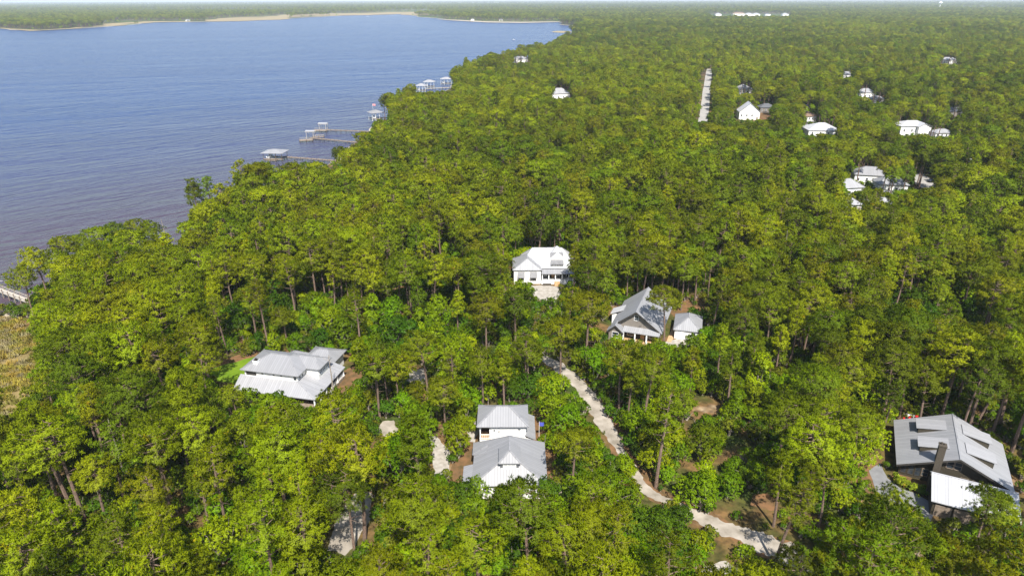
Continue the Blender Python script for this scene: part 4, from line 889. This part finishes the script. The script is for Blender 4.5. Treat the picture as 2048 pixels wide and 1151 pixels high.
    V = tufts(P0, AX, 22, .46, .075, .5, g, NX=NX) if lod >= 1 else tufts(P0, AX, 14, .60, .13, .5, g, NX=NX)
    return V, tk
def make_broad(seed, h, cr, shape, lod=1.0, leaf=.29, cl=430):
    g = np.random.default_rng(seed); tk = MB(); P0 = []; AX = []
    nl = {'bushy': 8, 'spreading': 9, 'upright': 6, 'open': 7}[shape]; lob = []
    for k in range(nl):
        az = k * 2.4 + g.normal(0, .4); u = (k + .5) / nl
        rr = cr * (.62 * math.sqrt(u)) * (1 if shape != 'upright' else .75); zz = h * ((.45 + .33 * (1 - u) + g.normal(0, .06)) if shape != 'upright' else .35 + .45 * ((k * .618) % 1))
        lob.append((np.array([math.cos(az) * rr, math.sin(az) * rr, zz]), cr * g.uniform(.36, .56)))
    lob.append((np.array([g.normal(0, .2), g.normal(0, .2), h * .8]), cr * .5))
    tk.tube([(0, 0, 0), (g.normal(0, .2), g.normal(0, .2), h * .22), (g.normal(0, .3), g.normal(0, .3), h * .5)], [.22, .17, .08], 7)
    for c_, r_ in lob:
        st = np.array([g.normal(0, .15), g.normal(0, .15), h * g.uniform(.12, .35)]); mid = (st + c_) / 2 + np.array([c_[0] * .15, c_[1] * .15, -.3])
        tk.tube([st, mid, c_, c_ + g.normal(0, r_ * .5, 3)], [.09, .07, .04, .012], 4)
        n = int(cl * lod / len(lob) * (.6 + .5 * r_ / (cr * .46)))
        d = g.normal(0, 1, (n, 3)); d[:, 2] = d[:, 2] * .9 + .35; d /= np.linalg.norm(d, axis=1, keepdims=True)
        # twiggy lumps on the lobe's surface, with bare gaps between
        lump = g.normal(0, 1, (7, 3)); lump /= np.linalg.norm(lump, axis=1, keepdims=True)
        fac = (d @ lump.T).max(1); rad = r_ * (.62 + .5 * np.clip(fac, 0, 1) ** 2) * g.uniform(.72, 1.08, n)
        p = c_ + d * rad[:, None] * np.array([1, 1, .72]); k_ = p[:, 2] > h * .08
        P0.append(p[k_]); a_ = d * .7 + np.array([0, 0, .75]); AX.append((a_ / np.linalg.norm(a_, axis=1, keepdims=True))[k_])
    P0 = np.concatenate(P0); AX = np.concatenate(AX)
    V = tufts(P0, AX, 20, leaf * 1.0, leaf * .42, .75, g) if lod >= 1 else tufts(P0, AX, 12, leaf * 1.5, leaf * .7, .75, g)
    return V, tk
PINE = [('domed', 16.5, 3.7, .50), ('domed', 15.0, 3.4, .46), ('domed', 17.5, 4.0, .52), ('flat', 15.5, 3.9, .56), ('flat', 17.0, 3.6, .58), ('narrow', 17.5, 3.3, .45), ('narrow', 15.5, 3.0, .42),
        ('ragged', 16.5, 3.6, .45), ('ragged', 18.0, 3.9, .48), ('lopsided', 16.0, 3.7, .55), ('lopsided', 17.0, 3.9, .52)]
BROAD = [('bushy', 7.5, 3.4), ('bushy', 6.2, 3.0), ('spreading', 8.5, 4.4), ('spreading', 7.0, 3.9), ('upright', 9.5, 2.8), ('upright', 8.2, 2.5), ('open', 8.0, 3.5), ('open', 9.0, 3.9)]
SHP = {'domed': 'round crowned', 'flat': 'flat topped', 'narrow': 'narrow', 'ragged': 'ragged', 'lopsided': 'lopsided'}
SHB = {'bushy': 'bushy', 'spreading': 'broad spreading', 'upright': 'upright', 'open': 'open branched'}
pines = []; broads = []; pcol = bpy.data.collections.new('pine_kinds'); bcol = bpy.data.collections.new('broadleaf_kinds'); ucol = bpy.data.collections.new('undergrowth_kinds')
for k, (sh, h, cr, ba) in enumerate(PINE):
    V, tk = make_pine(100 + k, h, cr, ba, sh); cm = leaf_mesh('crown', [V], ['needles deep green']); pines.append(([retone(cm, 'needles ' + q) for q in PT], tk.mesh('trunk', M['bark']), sh, h, cr))
    V, tk = make_pine(100 + k, h, cr, ba, sh, .75); me = leaf_mesh('pine', [V], ['needles deep green', 'bark'], tk)
    for j, c_ in enumerate(PT):
        o = bpy.data.objects.new('pine_kind_%03d' % (k * 4 + j), retone(me, 'needles ' + c_)); pcol.objects.link(o)
for k, (sh, h, cr) in enumerate(BROAD):
    V, tk = make_broad(300 + k, h, cr, sh); cm = leaf_mesh('crown', [V], ['leaves dark green']); broads.append(([retone(cm, 'leaves ' + q) for q in BT], tk.mesh('trunk', M['greybark']), sh, h, cr))
    V, tk = make_broad(300 + k, h, cr, sh, .7); me = leaf_mesh('broadleaf', [V], ['leaves dark green', 'greybark'], tk)
    for j, c_ in enumerate(BT):
        o = bpy.data.objects.new('broadleaf_kind_%03d' % (k * 4 + j), retone(me, 'leaves ' + c_)); bcol.objects.link(o)
for k in range(5):
    V, tk = make_broad(400 + k, 2.2 + .3 * k, 1.6, 'bushy', 1, .26, 110); me = leaf_mesh('shrub', [V], ['scrub 0', 'greybark'], tk)
    for j in range(3):
        o = bpy.data.objects.new('undergrowth_kind_%03d' % (k * 3 + j), retone(me, 'scrub %d' % j)); ucol.objects.link(o)

# ------------------------------------------------------------------ where trees grow
def projv(X, Y, Z):
    dz = Z - H; f = Y * math.cos(P) - dz * math.sin(P); up_ = Y * math.sin(P) + dz * math.cos(P)
    u = X / f; v = up_ / f; c_, s_ = math.cos(ROLL), math.sin(ROLL)
    return 1024 + F * (u * c_ - v * s_), 575.5 - F * (v * c_ + u * s_), f
# views the photograph leaves open: photo rectangle and how far behind it the thing stands
OPEN = [(484, 702, 692, 775, 133), (600, 770, 655, 792, 126), (440, 726, 500, 752, 140), (950, 811, 1072, 885, 110), (945, 885, 1094, 935, 104), (985, 930, 1035, 962, 96), (940, 930, 1000, 945, 98),
        (1028, 503, 1132, 562, 200), (1084, 560, 1112, 596, 192), (1226, 580, 1342, 672, 164), (1348, 630, 1408, 655, 160), (1338, 636, 1362, 682, 158),
        (1788, 832, 2012, 955, 104), (1864, 945, 2000, 990, 90), (1745, 950, 1800, 985, 102), (1790, 985, 1862, 1012, 96), (1812, 836, 1842, 844, 122), (1795, 940, 1865, 990, 97), (1765, 955, 1880, 1015, 94), (1862, 960, 1900, 1000, 91), (1815, 985, 1880, 1030, 90),
        (1415, 1140, 1450, 1151, 80),
        (668, 1000, 735, 1085, 92), (766, 850, 788, 868, 120), (822, 745, 850, 758, 145), (874, 900, 890, 940, 110), (1100, 728, 1140, 745, 148), (690, 742, 715, 760, 140),
        (1396, 200, 1417, 243, 500), (1403, 146, 1423, 205, 840), (1472, 208, 1540, 238, 480), (1612, 244, 1674, 268, 450), (1614, 220, 1634, 242, 480), (1802, 246, 1858, 268, 460), (1870, 262, 1904, 270, 450), (1480, 176, 1502, 186, 620),
        (1724, 180, 1744, 192, 600), (1746, 194, 1768, 202, 560), (1688, 150, 1704, 156, 800), (1885, 119, 1915, 126, 1000), (1900, 222, 1926, 230, 520), (1722, 353, 1744, 360, 330),
        (1832, 350, 1868, 374, 330), (1700, 379, 1714, 383, 290), (1774, 375, 1798, 381, 300), (1700, 411, 1710, 416, 270), (1736, 352, 1760, 358, 330), (1112, 180, 1136, 196, 620), (1028, 118, 1056, 124, 1200), (1420, 24, 1580, 36, 4000),
        (640, 296, 668, 324, 372), (716, 205, 745, 240, 520), (-60, 430, 44, 606, 200), (44, 430, 70, 535, 200), (70, 430, 150, 488, 215), (150, 420, 330, 462, 230), (330, 360, 366, 445, 250), (0, 640, 60, 720, 170), (0, 720, 40, 800, 150), (525, 296, 640, 322, 360), (600, 266, 712, 286, 415), (630, 248, 735, 264, 450), (742, 220, 772, 240, 500), (832, 158, 900, 182, 720), (0, 572, 50, 600, 176),
        (1370, 595, 1420, 612, 175), (1340, 602, 1365, 630, 172), (1500, 990, 1555, 1018, 97), (1400, 795, 1430, 830, 140), (1455, 880, 1475, 895, 122)]
def open_track(px, half, step=14):
    for (xa, ya), (xb, yb) in zip(px, px[1:]):
        n = max(1, int(math.hypot(xb - xa, yb - ya) / step))
        for k in range(n + 1):
            x, y = xa + (xb - xa) * k / n, ya + (yb - ya) * k / n; OPEN.append((x - half, y - 6, x + half, y + 4, at(x, y).y - .5))
open_track([(1148, 762), (1168, 785), (1195, 820), (1225, 872), (1240, 892)], 6); open_track([(1290, 975), (1335, 1003)], 1); open_track([(1405, 1034), (1432, 1046)], 1); open_track([(1432, 1048), (1500, 1075), (1560, 1100)], 6)
OPEN = [(a_, b_, c_, d_, max(e_, at((a_ + c_) / 2, d_).y + 3) if 250 < e_ < 3000 else e_) for a_, b_, c_, d_, e_ in OPEN]
HERO = []           # trees the photograph singles out: base px, height, mesh, tone, label
def clear(X, Y, hgt, cr, base):
    """True where a tree would hide something the photograph shows open"""
    bad = np.zeros(len(X), bool)
    xa, yt, f = projv(X, Y, GZ + hgt); xb, yb, _ = projv(X, Y, GZ + hgt * base); _, y0, _ = projv(X, Y, np.full(len(X), GZ)); r = F * cr / f
    for (x0, ya, x1, yz, dist) in OPEN:
        near = Y < dist
        bad |= near & (xa + r * .8 > x0) & (xa - r * .8 < x1) & (yb + r * .2 > ya) & (yt + r * .1 < yz)
    return bad
def blocked(X, Y, margin_polys):
    b = np.zeros(len(X), bool)
    for poly in margin_polys:
        px_ = [p[0] for p in poly]; py_ = [p[1] for p in poly]
        k = (X > min(px_)) & (X < max(px_)) & (Y > min(py_)) & (Y < max(py_))
        if k.any(): b[k] |= inside(poly, X[k], Y[k])
    return b
BLOBS = [(800, 720, 190, 75, .95), (700, 660, 120, 30, .9), (1160, 1020, 300, 150, .93), (950, 780, 170, 50, .85), (1400, 800, 170, 120, .85), (1340, 900, 120, 110, .9), (850, 900, 110, 80, .85), (1110, 830, 80, 70, .9), (1850, 690, 130, 60, .85),
         (580, 850, 170, 70, .8), (900, 600, 110, 35, .7), (1180, 590, 120, 30, .55), (300, 1120, 330, 60, .7), (620, 1020, 120, 90, .45), (1560, 820, 120, 70, .6), (1450, 690, 90, 40, .5), (1690, 880, 70, 80, .7), (1340, 540, 60, 50, .6), (500, 660, 200, 40, .6), (1480, 960, 120, 60, .7), (1760, 1110, 200, 60, .3), (250, 900, 120, 80, .4)]
def pbroad(X, Y):
    x, y, _ = projv(X, Y, np.full(len(X), GZ)); p = np.full(len(X), .2)
    for bx, by, sx, sy, a_ in BLOBS: p = np.maximum(p, a_ * np.exp(-((x - bx) / sx) ** 4 - ((y - by) / sy) ** 4))
    far = np.clip((Y - 350) / 500, 0, 1); return p * (1 - far) + far * .22
def vnoise(X, Y, sc, seed):
    g = np.random.default_rng(seed); T = g.random((64, 64)); x = X / sc; y = Y / sc; i = np.floor(x).astype(int); j = np.floor(y).astype(int); u = x - i; v = y - j
    u = u * u * (3 - 2 * u); v = v * v * (3 - 2 * v); a_ = lambda p, q: T[p % 64, q % 64]
    return (a_(i, j) * (1 - u) + a_(i + 1, j) * u) * (1 - v) + (a_(i, j + 1) * (1 - u) + a_(i + 1, j + 1) * u) * v
def grid(y0, y1, sp, jit=.42, pad=14):
    ys_ = np.arange(y0, y1, sp * .866); out = []
    for k, y in enumerate(ys_):
        w_ = y * .79 + pad; x = np.arange(-w_, w_, sp) + (sp / 2 if k % 2 else 0); out.append(np.stack([x, np.full(len(x), y)], 1))
    g = np.concatenate(out); g += rng.uniform(-jit * sp, jit * sp, g.shape); return g
SHEET_B = SHEETS + [[tuple(at(*q)[:2]) for q in ((425, 740), (430, 722), (520, 706), (512, 790), (440, 790))]]
def land(G, margin=True):
    X, Y = G[:, 0], G[:, 1]; k = ~inside(WATER, X, Y); G = G[k]
    return G[~blocked(G[:, 0], G[:, 1], FOOT + SHEET_B)]
# every tree as a row: x, y, kind (0 pine, 1 broadleaf), mesh, tone, scale, turn
def choose(G, near):
    X, Y = G[:, 0], G[:, 1]; n = len(G); pb = pbroad(X, Y); kd = (rng.random(n) < pb).astype(int)
    m = np.where(kd == 0, rng.integers(0, len(PINE), n), rng.integers(0, len(BROAD), n))
    px_, py_, _ = projv(X, Y, np.full(n, GZ))
    # lime and bright stands in the sunny hollow, darker ones to the right; pines turn yellower toward the river
    tn = np.where(kd == 0, np.searchsorted([.26, .50, .68], np.clip(rng.random(n) * .75 + vnoise(X, Y, 45, 3) * .5 - .12, 0, .999)), np.searchsorted([.2, .58, .84], np.clip(rng.random(n) * .8 + vnoise(X, Y, 30, 4) * .4 - .1, 0, .999)))
    big = vnoise(X, Y, 140, 41) + .5 * vnoise(X, Y, 420, 42)
    tn = np.where((Y > 280) & (big < .5) & (rng.random(n) < .6), np.where(kd == 0, 0, 0), tn); tn = np.where((Y > 280) & (big > .98) & (rng.random(n) < .6), 2, tn)
    riv = (px_ < 950) & (kd == 0) & (rng.random(n) < .45); tn = np.where(riv, 2, tn)
    dk = (px_ > 1720) & (py_ > 620) & (py_ < 780) & (kd == 1); tn = np.where(dk, 0, tn)
    sc = np.where(kd == 0, rng.normal(1.0, .13, n), rng.normal(1.0, .2, n)).clip(.62, 1.35)
    sc = sc * np.where(Y > 250, .84 + .34 * vnoise(X, Y, 75, 43), .92 + .16 * vnoise(X, Y, 30, 44))
    sc = np.where((kd == 0) & (pb > .6), sc * rng.uniform(.7, 1.05, n), sc)
    return np.column_stack([X, Y, kd, m, tn, sc, rng.uniform(0, 6.283, n)])
HT = [np.array([p[3] for p in pines]), np.array([b[3] for b in broads])]; CR = [np.array([p[4] for p in pines]), np.array([b[4] for b in broads])]
def dims(T):
    k = T[:, 2].astype(int); m = T[:, 3].astype(int)
    h_ = np.where(k == 0, HT[0][np.minimum(m, len(PINE) - 1)], HT[1][np.minimum(m, len(BROAD) - 1)]) * T[:, 5]
    c_ = np.where(k == 0, CR[0][np.minimum(m, len(PINE) - 1)], CR[1][np.minimum(m, len(BROAD) - 1)]) * T[:, 5]
    return h_, c_, np.where(k == 0, .5, .1)
def stand(y0, y1, sp, near=True, keep=None):
    G = land(grid(y0, y1, sp)); T = choose(G, near)
    T = T[rng.random(len(T)) < np.where(vnoise(T[:, 0], T[:, 1], 22, 21) < .27, .5, .97)]
    h_, c_, b_ = dims(T); return T[~clear(T[:, 0], T[:, 1], h_, c_, b_)]
def low_growth(y0, y1, sp):
    G = land(grid(y0, y1, sp, .48)); T = choose(G, True); pb = pbroad(T[:, 0], T[:, 1]); n = len(T)
    T = T[rng.random(n) < np.clip(pb * .9 + .28, 0, .92)]; n = len(T); T[:, 2] = 1; T[:, 3] = rng.integers(0, len(BROAD), n); T[:, 4] = rng.choice(4, n, p=[.18, .42, .26, .14]); T[:, 5] = rng.uniform(.38, .72, n)
    h_, c_, b_ = dims(T); return T[~clear(T[:, 0], T[:, 1], h_, c_, b_)]
T = np.concatenate([low_growth(60, 330, 4.0), low_growth(330, 600, 5.5), stand(60, 330, 5.3), stand(330, 700, 5.6), stand(700, 1500, 7.4)])
def one(px, py, kind, mesh, tone, hgt, turn=0.0):
    p = at(px, py, GZ); return [p.x, p.y, kind, mesh, tone, hgt / HT[kind][mesh], turn]
HERO = [(one(1056, 1195, 0, 0, 0, 20), 'tall lone pine rising at the bottom centre before the front cottage'), (one(1119, 778, 0, 3, 2, 17), 'tall bare trunked pine beside the bend of the sand road'),
        (one(1325, 690, 0, 9, 1, 15.5, 1.0), 'lopsided pine standing before the grey gabled house'), (one(1551, 1134, 0, 7, 1, 16.5), 'slender pine with leaning trunk on the sand road edge'),
        (one(1952, 842, 0, 8, 1, 18.5), 'leaning tall pine behind the dark brown house'), (one(712, 1125, 0, 10, 0, 17, 2.0), 'dark pine beside the sandy drive at bottom left'), (one(1752, 1165, 0, 2, 1, 15.5), 'big round pine in front of the driveway'),
        (one(1938, 1135, 0, 4, 0, 14), 'flat topped pine in front of the shed'), (one(1145, 590, 0, 5, 1, 16), 'slim pine at the right end of the white farmhouse'), (one(1255, 905 - 60, 0, 7, 2, 15), 'ragged pine right of the sand road'),
        (one(400, 470, 0, 5, 3, 21), 'tallest shoreline pine, left one of the pair'), (one(432, 462, 0, 7, 3, 21), 'tallest shoreline pine, right one of the pair'), (one(535, 425, 0, 8, 0, 19), 'tall ragged pine over the nearest boathouse'),
        (one(955, 1000, 1, 2, 1, 4.8), 'broad bright green tree hiding the left front corner of the front cottage'), (one(1005, 1010, 1, 0, 3, 4.2), 'low olive bush tree before the middle of the front cottage'), (one(1092, 1010, 1, 6, 0, 5.5), 'dark green tree at the right front corner of the front cottage'), (one(178, 566, 0, 0, 2, 15.5), 'round shoreline pine third along from the boardwalk'), (one(215, 553, 0, 3, 2, 16), 'flat topped shoreline pine halfway to the small beach'), (one(285, 532, 0, 2, 2, 15.5), 'broad shoreline pine just left of the small beach'), (one(318, 524, 0, 1, 3, 14.5), 'small round pine at the edge of the small beach'), (one(72, 640, 0, 9, 2, 15), 'lopsided pine at the corner of marsh and boardwalk'), (one(98, 606, 0, 1, 2, 17), 'rounded shoreline pine nearest the boardwalk'), (one(142, 584, 0, 2, 2, 17), 'broad rounded shoreline pine beyond the boardwalk'), (one(250, 540, 0, 0, 3, 16), 'round shoreline pine over the water left of the small beach'), (one(918, 905, 1, 0, 2, 7.5), 'yellow green rounded magnolia left of the back cottage')]
HN = len(HERO); hx = np.array([h[0][:2] for h in HERO])
dmin = np.sqrt(((T[:, None, :2] - hx[None]) ** 2).sum(2)).min(1); T = np.concatenate([np.array([h[0] for h in HERO], float), T[dmin > 3.2]])
# tall limits and screen size decide which stay individuals
h_, c_, b_ = dims(T); x_, y_, f_ = projv(T[:, 0], T[:, 1], GZ + h_ * .75); vis = (x_ > -40) & (x_ < 2088) & (y_ < 1190); size = np.where(vis, h_ * c_ / f_ ** 2, 0); size[:HN] = 9
IND = np.zeros(len(T), bool)
for kd in (0, 1):
    idx = np.where(T[:, 2] == kd)[0]; idx = idx[np.argsort(-size[idx])][:300]; IND[idx[size[idx] > 0]] = True

LAND = [('the lawn house', 585, 735), ('the back cottage', 1005, 845), ('the front cottage', 1015, 930), ('the white farmhouse', 1085, 540), ('the grey gabled house', 1280, 630), ('the garage', 1382, 648), ('the dark brown house', 1900, 885),
        ('the shed', 1950, 985), ('the driveway', 1790, 985), ('the upper sand road', 1185, 800), ('the lower sand road', 1480, 1070), ('the bottom sand pad', 1430, 1140), ('the sandy drive', 695, 1045), ('the sand patch', 775, 860), ('the lawn', 465, 745),
        ('the marsh meadow', 30, 740), ('the boardwalk', 40, 600), ('the red chairs', 1825, 840), ('the sand court', 835, 752), ('the straw clearing', 1530, 1003), ('the tall lone pine', 1050, 1050), ('the sand bend', 1300, 985), ('the small beach', 350, 500), ('the gravel drive', 1100, 588), ('the big round pine', 1752, 1090), ('the twin shoreline pines', 415, 420)]
ORD = ['nearest', 'second', 'third', 'fourth', 'fifth', 'sixth', 'seventh', 'eighth', 'ninth', 'tenth', 'eleventh', 'twelfth', 'thirteenth', 'fourteenth', 'fifteenth', 'sixteenth', 'seventeenth', 'eighteenth', 'nineteenth', 'twentieth']
info = {}
for i in np.where(IND)[0]:
    if i < HN: continue
    kd, m, tn = int(T[i, 2]), int(T[i, 3]), int(T[i, 4]); pr = (pines, broads)[kd][m]
    tone = list((PT, BT)[kd])[tn]; shp = (SHP, SHB)[kd][pr[2]]; X, Y = x_[i], y_[i]
    ds = sorted((math.hypot(X - lx, (Y - ly) * 1.2), n_, X - lx, Y - ly) for n_, lx, ly in LAND)[0]
    dr = ('right of' if ds[2] > 0 else 'left of') if abs(ds[2]) > abs(ds[3]) * 1.1 else ('in front of' if ds[3] > 0 else 'behind')
    info.setdefault((kd, tone, shp, dr, ds[1]), []).append((ds[0], i))
LBL = {}
for (kd, tone, shp, dr, lm), lst in info.items():
    lst.sort(); nm = 'pine' if kd == 0 else 'leafy tree'
    for k, (_, i) in enumerate(lst):
        LBL[i] = ('%s %s %s %s %s' % (tone, shp, nm, dr, lm)) if len(lst) == 1 else ('%s %s %s, %s one %s %s' % (tone, shp, nm, ORD[min(k, 19)], dr, lm))
for k in range(HN): LBL[k] = HERO[k][1]
for i in np.where(IND)[0]:
    X, Y, kd, m, tn, sc, tu = T[i]; kd, m, tn = int(kd), int(m), int(tn); pr = (pines, broads)[kd][m]
    o = bpy.data.objects.new(('pine_tree', 'broadleaf_tree')[kd], None); COL.objects.link(o); o.location = (X, Y, GZ); o.rotation_euler = (rng.normal(0, .02), rng.normal(0, .02), tu)
    o.scale = (sc * rng.uniform(.92, 1.1), sc * rng.uniform(.92, 1.1), sc)
    if i == 4: o.rotation_euler = (0, .12, 0)
    if i == 3: o.rotation_euler = (0, .09, 0)
    tag(o, LBL[int(i)], ('pine tree', 'broadleaf tree')[kd], ('pines growing in the woods', 'broadleaf trees growing in the woods')[kd])
    for nm, me in (('crown', pr[0][tn]), ('trunk', pr[1])):
        c_ = bpy.data.objects.new(nm, me); COL.objects.link(c_); c_.parent = o
# bare dead trunk at the bank and a snag by the lawn house porch
def snag(px, py, h, label):
    p = at(px, py, GZ); o = empty('dead_tree', (p.x, p.y, GZ), 0, label, 'dead tree'); mb = MB()
    mb.tube([(0, 0, 0), (.1, 0, h * .5), (-.1, .1, h)], [.2, .14, .05], 7); o2 = mb.build('trunk', M['greybark'], o)
    for k in range(6):
        z = h * random.uniform(.45, .95); az = random.uniform(0, 6.28); l = random.uniform(.5, 1.8)
        MB().tube([(0, 0, z), (math.cos(az) * l * .6, math.sin(az) * l * .6, z + .2), (math.cos(az) * l, math.sin(az) * l, z + .7)], [.05, .035, .01], 4).build('branch', M['greybark'], o)
snag(336, 503, 12, 'bare grey dead trunk at the water edge'); snag(668, 800, 11, 'bare slender dead trunk before the lawn house porch'); snag(505, 400, 12, 'bare dead trunk over the river near the boathouse')
for x_, y_, h_, lb in ((690, 470, 15, 'bare grey snag among the pines left of the white farmhouse'), (1560, 560, 16, 'bare grey snag among pines right of the garage'), (1830, 560, 16, 'bare grey snag in the dense right hand pines'), (310, 760, 14, 'bare grey snag left of the lawn house'), (250, 960, 13, 'bare grey snag in the lower left woods'), (1290, 430, 15, 'bare grey snag high in the woods behind the grey gabled house')):
    snag(x_, y_, h_, lb)

# ------------------------------------------------------------------ the rest of the woods: instanced, one object per kind
def scatter(name, X, Y, idx, scale, turn, coll, label, cat, z=GZ):
    n = len(X); me = bpy.data.meshes.new(name); me.vertices.add(n)
    me.vertices.foreach_set('co', np.column_stack([X, Y, np.full(n, z)]).astype(np.float32).ravel())
    for nm, tp, v in (('pick', 'INT', idx.astype(np.int32)), ('size', 'FLOAT', scale.astype(np.float32)), ('turn', 'FLOAT', turn.astype(np.float32))):
        at_ = me.attributes.new(nm, tp, 'POINT'); at_.data.foreach_set('value', v)
    o = bpy.data.objects.new(name, me); COL.objects.link(o); tag(o, label, cat, kind='stuff')
    ng = bpy.data.node_groups.new(name, 'GeometryNodeTree')
    ng.interface.new_socket('Geometry', in_out='INPUT', socket_type='NodeSocketGeometry'); ng.interface.new_socket('Geometry', in_out='OUTPUT', socket_type='NodeSocketGeometry')
    nn = ng.nodes.new; L = ng.links.new; gi = nn('NodeGroupInput'); go_ = nn('NodeGroupOutput'); ip = nn('GeometryNodeInstanceOnPoints'); ci = nn('GeometryNodeCollectionInfo')
    ci.inputs[0].default_value = coll; ci.inputs[1].default_value = True; ci.inputs[2].default_value = True; ip.inputs['Pick Instance'].default_value = True
    def named(nm, tp):
        a_ = nn('GeometryNodeInputNamedAttribute'); a_.data_type = tp; a_.inputs[0].default_value = nm; return [s_ for s_ in a_.outputs if s_.enabled and s_.name == 'Attribute'][0]
    L(gi.outputs[0], ip.inputs['Points']); L(ci.outputs[0], ip.inputs['Instance']); L(named('pick', 'INT'), ip.inputs['Instance Index']); L(named('size', 'FLOAT'), ip.inputs['Scale'])
    cx_ = nn('ShaderNodeCombineXYZ'); L(named('turn', 'FLOAT'), cx_.inputs[2]); er = nn('FunctionNodeEulerToRotation'); L(cx_.outputs[0], er.inputs[0]); L(er.outputs[0], ip.inputs['Rotation'])
    L(ip.outputs[0], go_.inputs[0]); md = o.modifiers.new('scatter', 'NODES'); md.node_group = ng
    return o
# thinner, larger crowns far away (a stand per point) out to where single crowns cannot be told
def far_stand(y0, y1, sp, s0, s1):
    G = grid(y0, y1, sp, .5, 60); G = land(G); T_ = choose(G, False); T_[:, 2] = (rng.random(len(T_)) < .15); T_[:, 3] = np.where(T_[:, 2] == 0, rng.integers(0, 5, len(T_)), rng.integers(0, 4, len(T_)))
    T_ = T_[vnoise(T_[:, 0], T_[:, 1], 330, 31) + .35 * vnoise(T_[:, 0], T_[:, 1], 90, 32) > .36 * (y0 > 2000)]; T_[:, 5] = rng.uniform(s0, s1, len(T_)); h_, c_, b_ = dims(T_); return T_[~clear(T_[:, 0], T_[:, 1], np.minimum(h_, 16), c_, b_)]
R = np.concatenate([T[~IND], far_stand(1500, 2600, 11, 1.0, 1.5), far_stand(2600, 5000, 18, 1.0, 1.6), far_stand(5000, 12000, 45, 1.1, 1.9), far_stand(12000, 30000, 110, 1.3, 2.2)])
for kd, nm, cl_, lb, ct in ((0, 'pine_forest', pcol, 'pine forest filling the distance behind the nearer trees', 'pine forest'), (1, 'broadleaf_forest', bcol, 'broadleaf trees scattered through the distant pine forest', 'broadleaf forest')):
    q = R[R[:, 2] == kd]; scatter(nm, q[:, 0], q[:, 1], q[:, 3] * 4 + q[:, 4], q[:, 5], q[:, 6], cl_, lb, ct)
def scrub(y0, y1, sp):
    G = land(grid(y0, y1, sp, .5)); n = len(G); s_ = rng.uniform(.55, 1.35, n) * (.6 + .7 * vnoise(G[:, 0], G[:, 1], 14, 9)); k = (vnoise(G[:, 0], G[:, 1], 18, 5) + rng.uniform(-.15, .15, n)) > .18
    k &= ~clear(G[:, 0], G[:, 1], 2.6 * s_, 1.6 * s_, .1); return np.column_stack([G, s_])[k]
U = np.concatenate([scrub(60, 260, 2.5), scrub(260, 520, 3.6), scrub(520, 900, 6)])
scatter('undergrowth', U[:, 0], U[:, 1], rng.integers(0, 15, len(U)), U[:, 2], rng.uniform(0, 6.283, len(U)), ucol, 'green shrubs and saplings growing under the trees', 'undergrowth')
# marsh grass
gcol = bpy.data.collections.new('marsh_grass_kinds')
for k in range(3):
    g = np.random.default_rng(500 + k); p0 = np.column_stack([g.uniform(-.9, .9, 40), g.uniform(-.9, .9, 40), np.zeros(40)]); V = tufts(p0, np.tile([0, 0, 1.0], (40, 1)), 6, .8, .09, .22, g)
    me = leaf_mesh('grass', [V], ['grass 0'])
    for j in range(3):
        o = bpy.data.objects.new('marsh_grass_kind_%02d' % (k * 3 + j), retone(me, 'grass %d' % j)); gcol.objects.link(o)
mpoly = [p for p in [[(q.x, q.y) for q in [at(*z) for z in [(-160, 700), (-20, 648), (10, 632), (40, 642), (75, 672), (92, 720), (58, 790), (42, 845), (10, 868), (-160, 875)]]]]][0]
mx_ = np.array(mpoly); gx = np.stack(np.meshgrid(np.arange(mx_[:, 0].min(), mx_[:, 0].max(), 1.5), np.arange(mx_[:, 1].min(), mx_[:, 1].max(), 1.5)), -1).reshape(-1, 2); gx = gx + rng.uniform(-.7, .7, gx.shape)
gx = gx[inside(mpoly, gx[:, 0], gx[:, 1])]; gx = gx[vnoise(gx[:, 0], gx[:, 1], 9, 11) + rng.uniform(-.2, .2, len(gx)) > .12]
scatter('marsh_grass', gx[:, 0], gx[:, 1], rng.integers(0, 9, len(gx)), rng.uniform(.6, 1.3, len(gx)), rng.uniform(0, 6.28, len(gx)), gcol, 'dry golden grass covering the marsh meadow', 'marsh grass')
# hostas in the bed by the driveway: one plant each
hb = make_broad(600, .9, .7, 'bushy', 1, .3, 40); hme = leaf_mesh('leaves', [hb[0]], ['hosta 0']); hm1 = retone(hme, 'hosta 1')
for k, (x, y, nm) in enumerate([(1797, 962, 'beside the house corner'), (1808, 967, 'second from the house corner'), (1820, 972, 'in the middle of the bed'), (1831, 976, 'just past the middle of the bed'), (1842, 981, 'near the shed end of the bed'), (1853, 986, 'closest to the shed')]):
    p = at(x, y, GZ + .5); o = bpy.data.objects.new('garden_shrub', hme if k < 4 else hm1); COL.objects.link(o); o.location = (p.x, p.y, GZ); o.scale = [random.uniform(1.1, 1.5)] * 3; o.rotation_euler = (0, 0, k * 1.3)
    tag(o, 'yellow green garden shrub %s by the driveway' % nm, 'shrub', 'shrubs in the driveway bed')

# ------------------------------------------------------------------ haze
hm = bpy.data.materials.new('haze'); hm.use_nodes = True; t = hm.node_tree; t.nodes.remove(t.nodes['Principled BSDF'])
pv = t.nodes.new('ShaderNodeVolumePrincipled'); pv.inputs['Color'].default_value = (0.80, 0.90, 1.0, 1); pv.inputs['Density'].default_value = 0.00006; pv.inputs['Anisotropy'].default_value = 0.0
t.links.new(pv.outputs[0], t.nodes['Material Output'].inputs['Volume'])
hz = MB().box(-66000, -400, -3, 66000, 66000, 86).build('haze', hm)
tag(hz, 'thin pale blue haze over the far woods and river', 'haze', kind='stuff')
print('TREES', int(IND.sum()), 'forest', len(R), 'scrub', len(U))
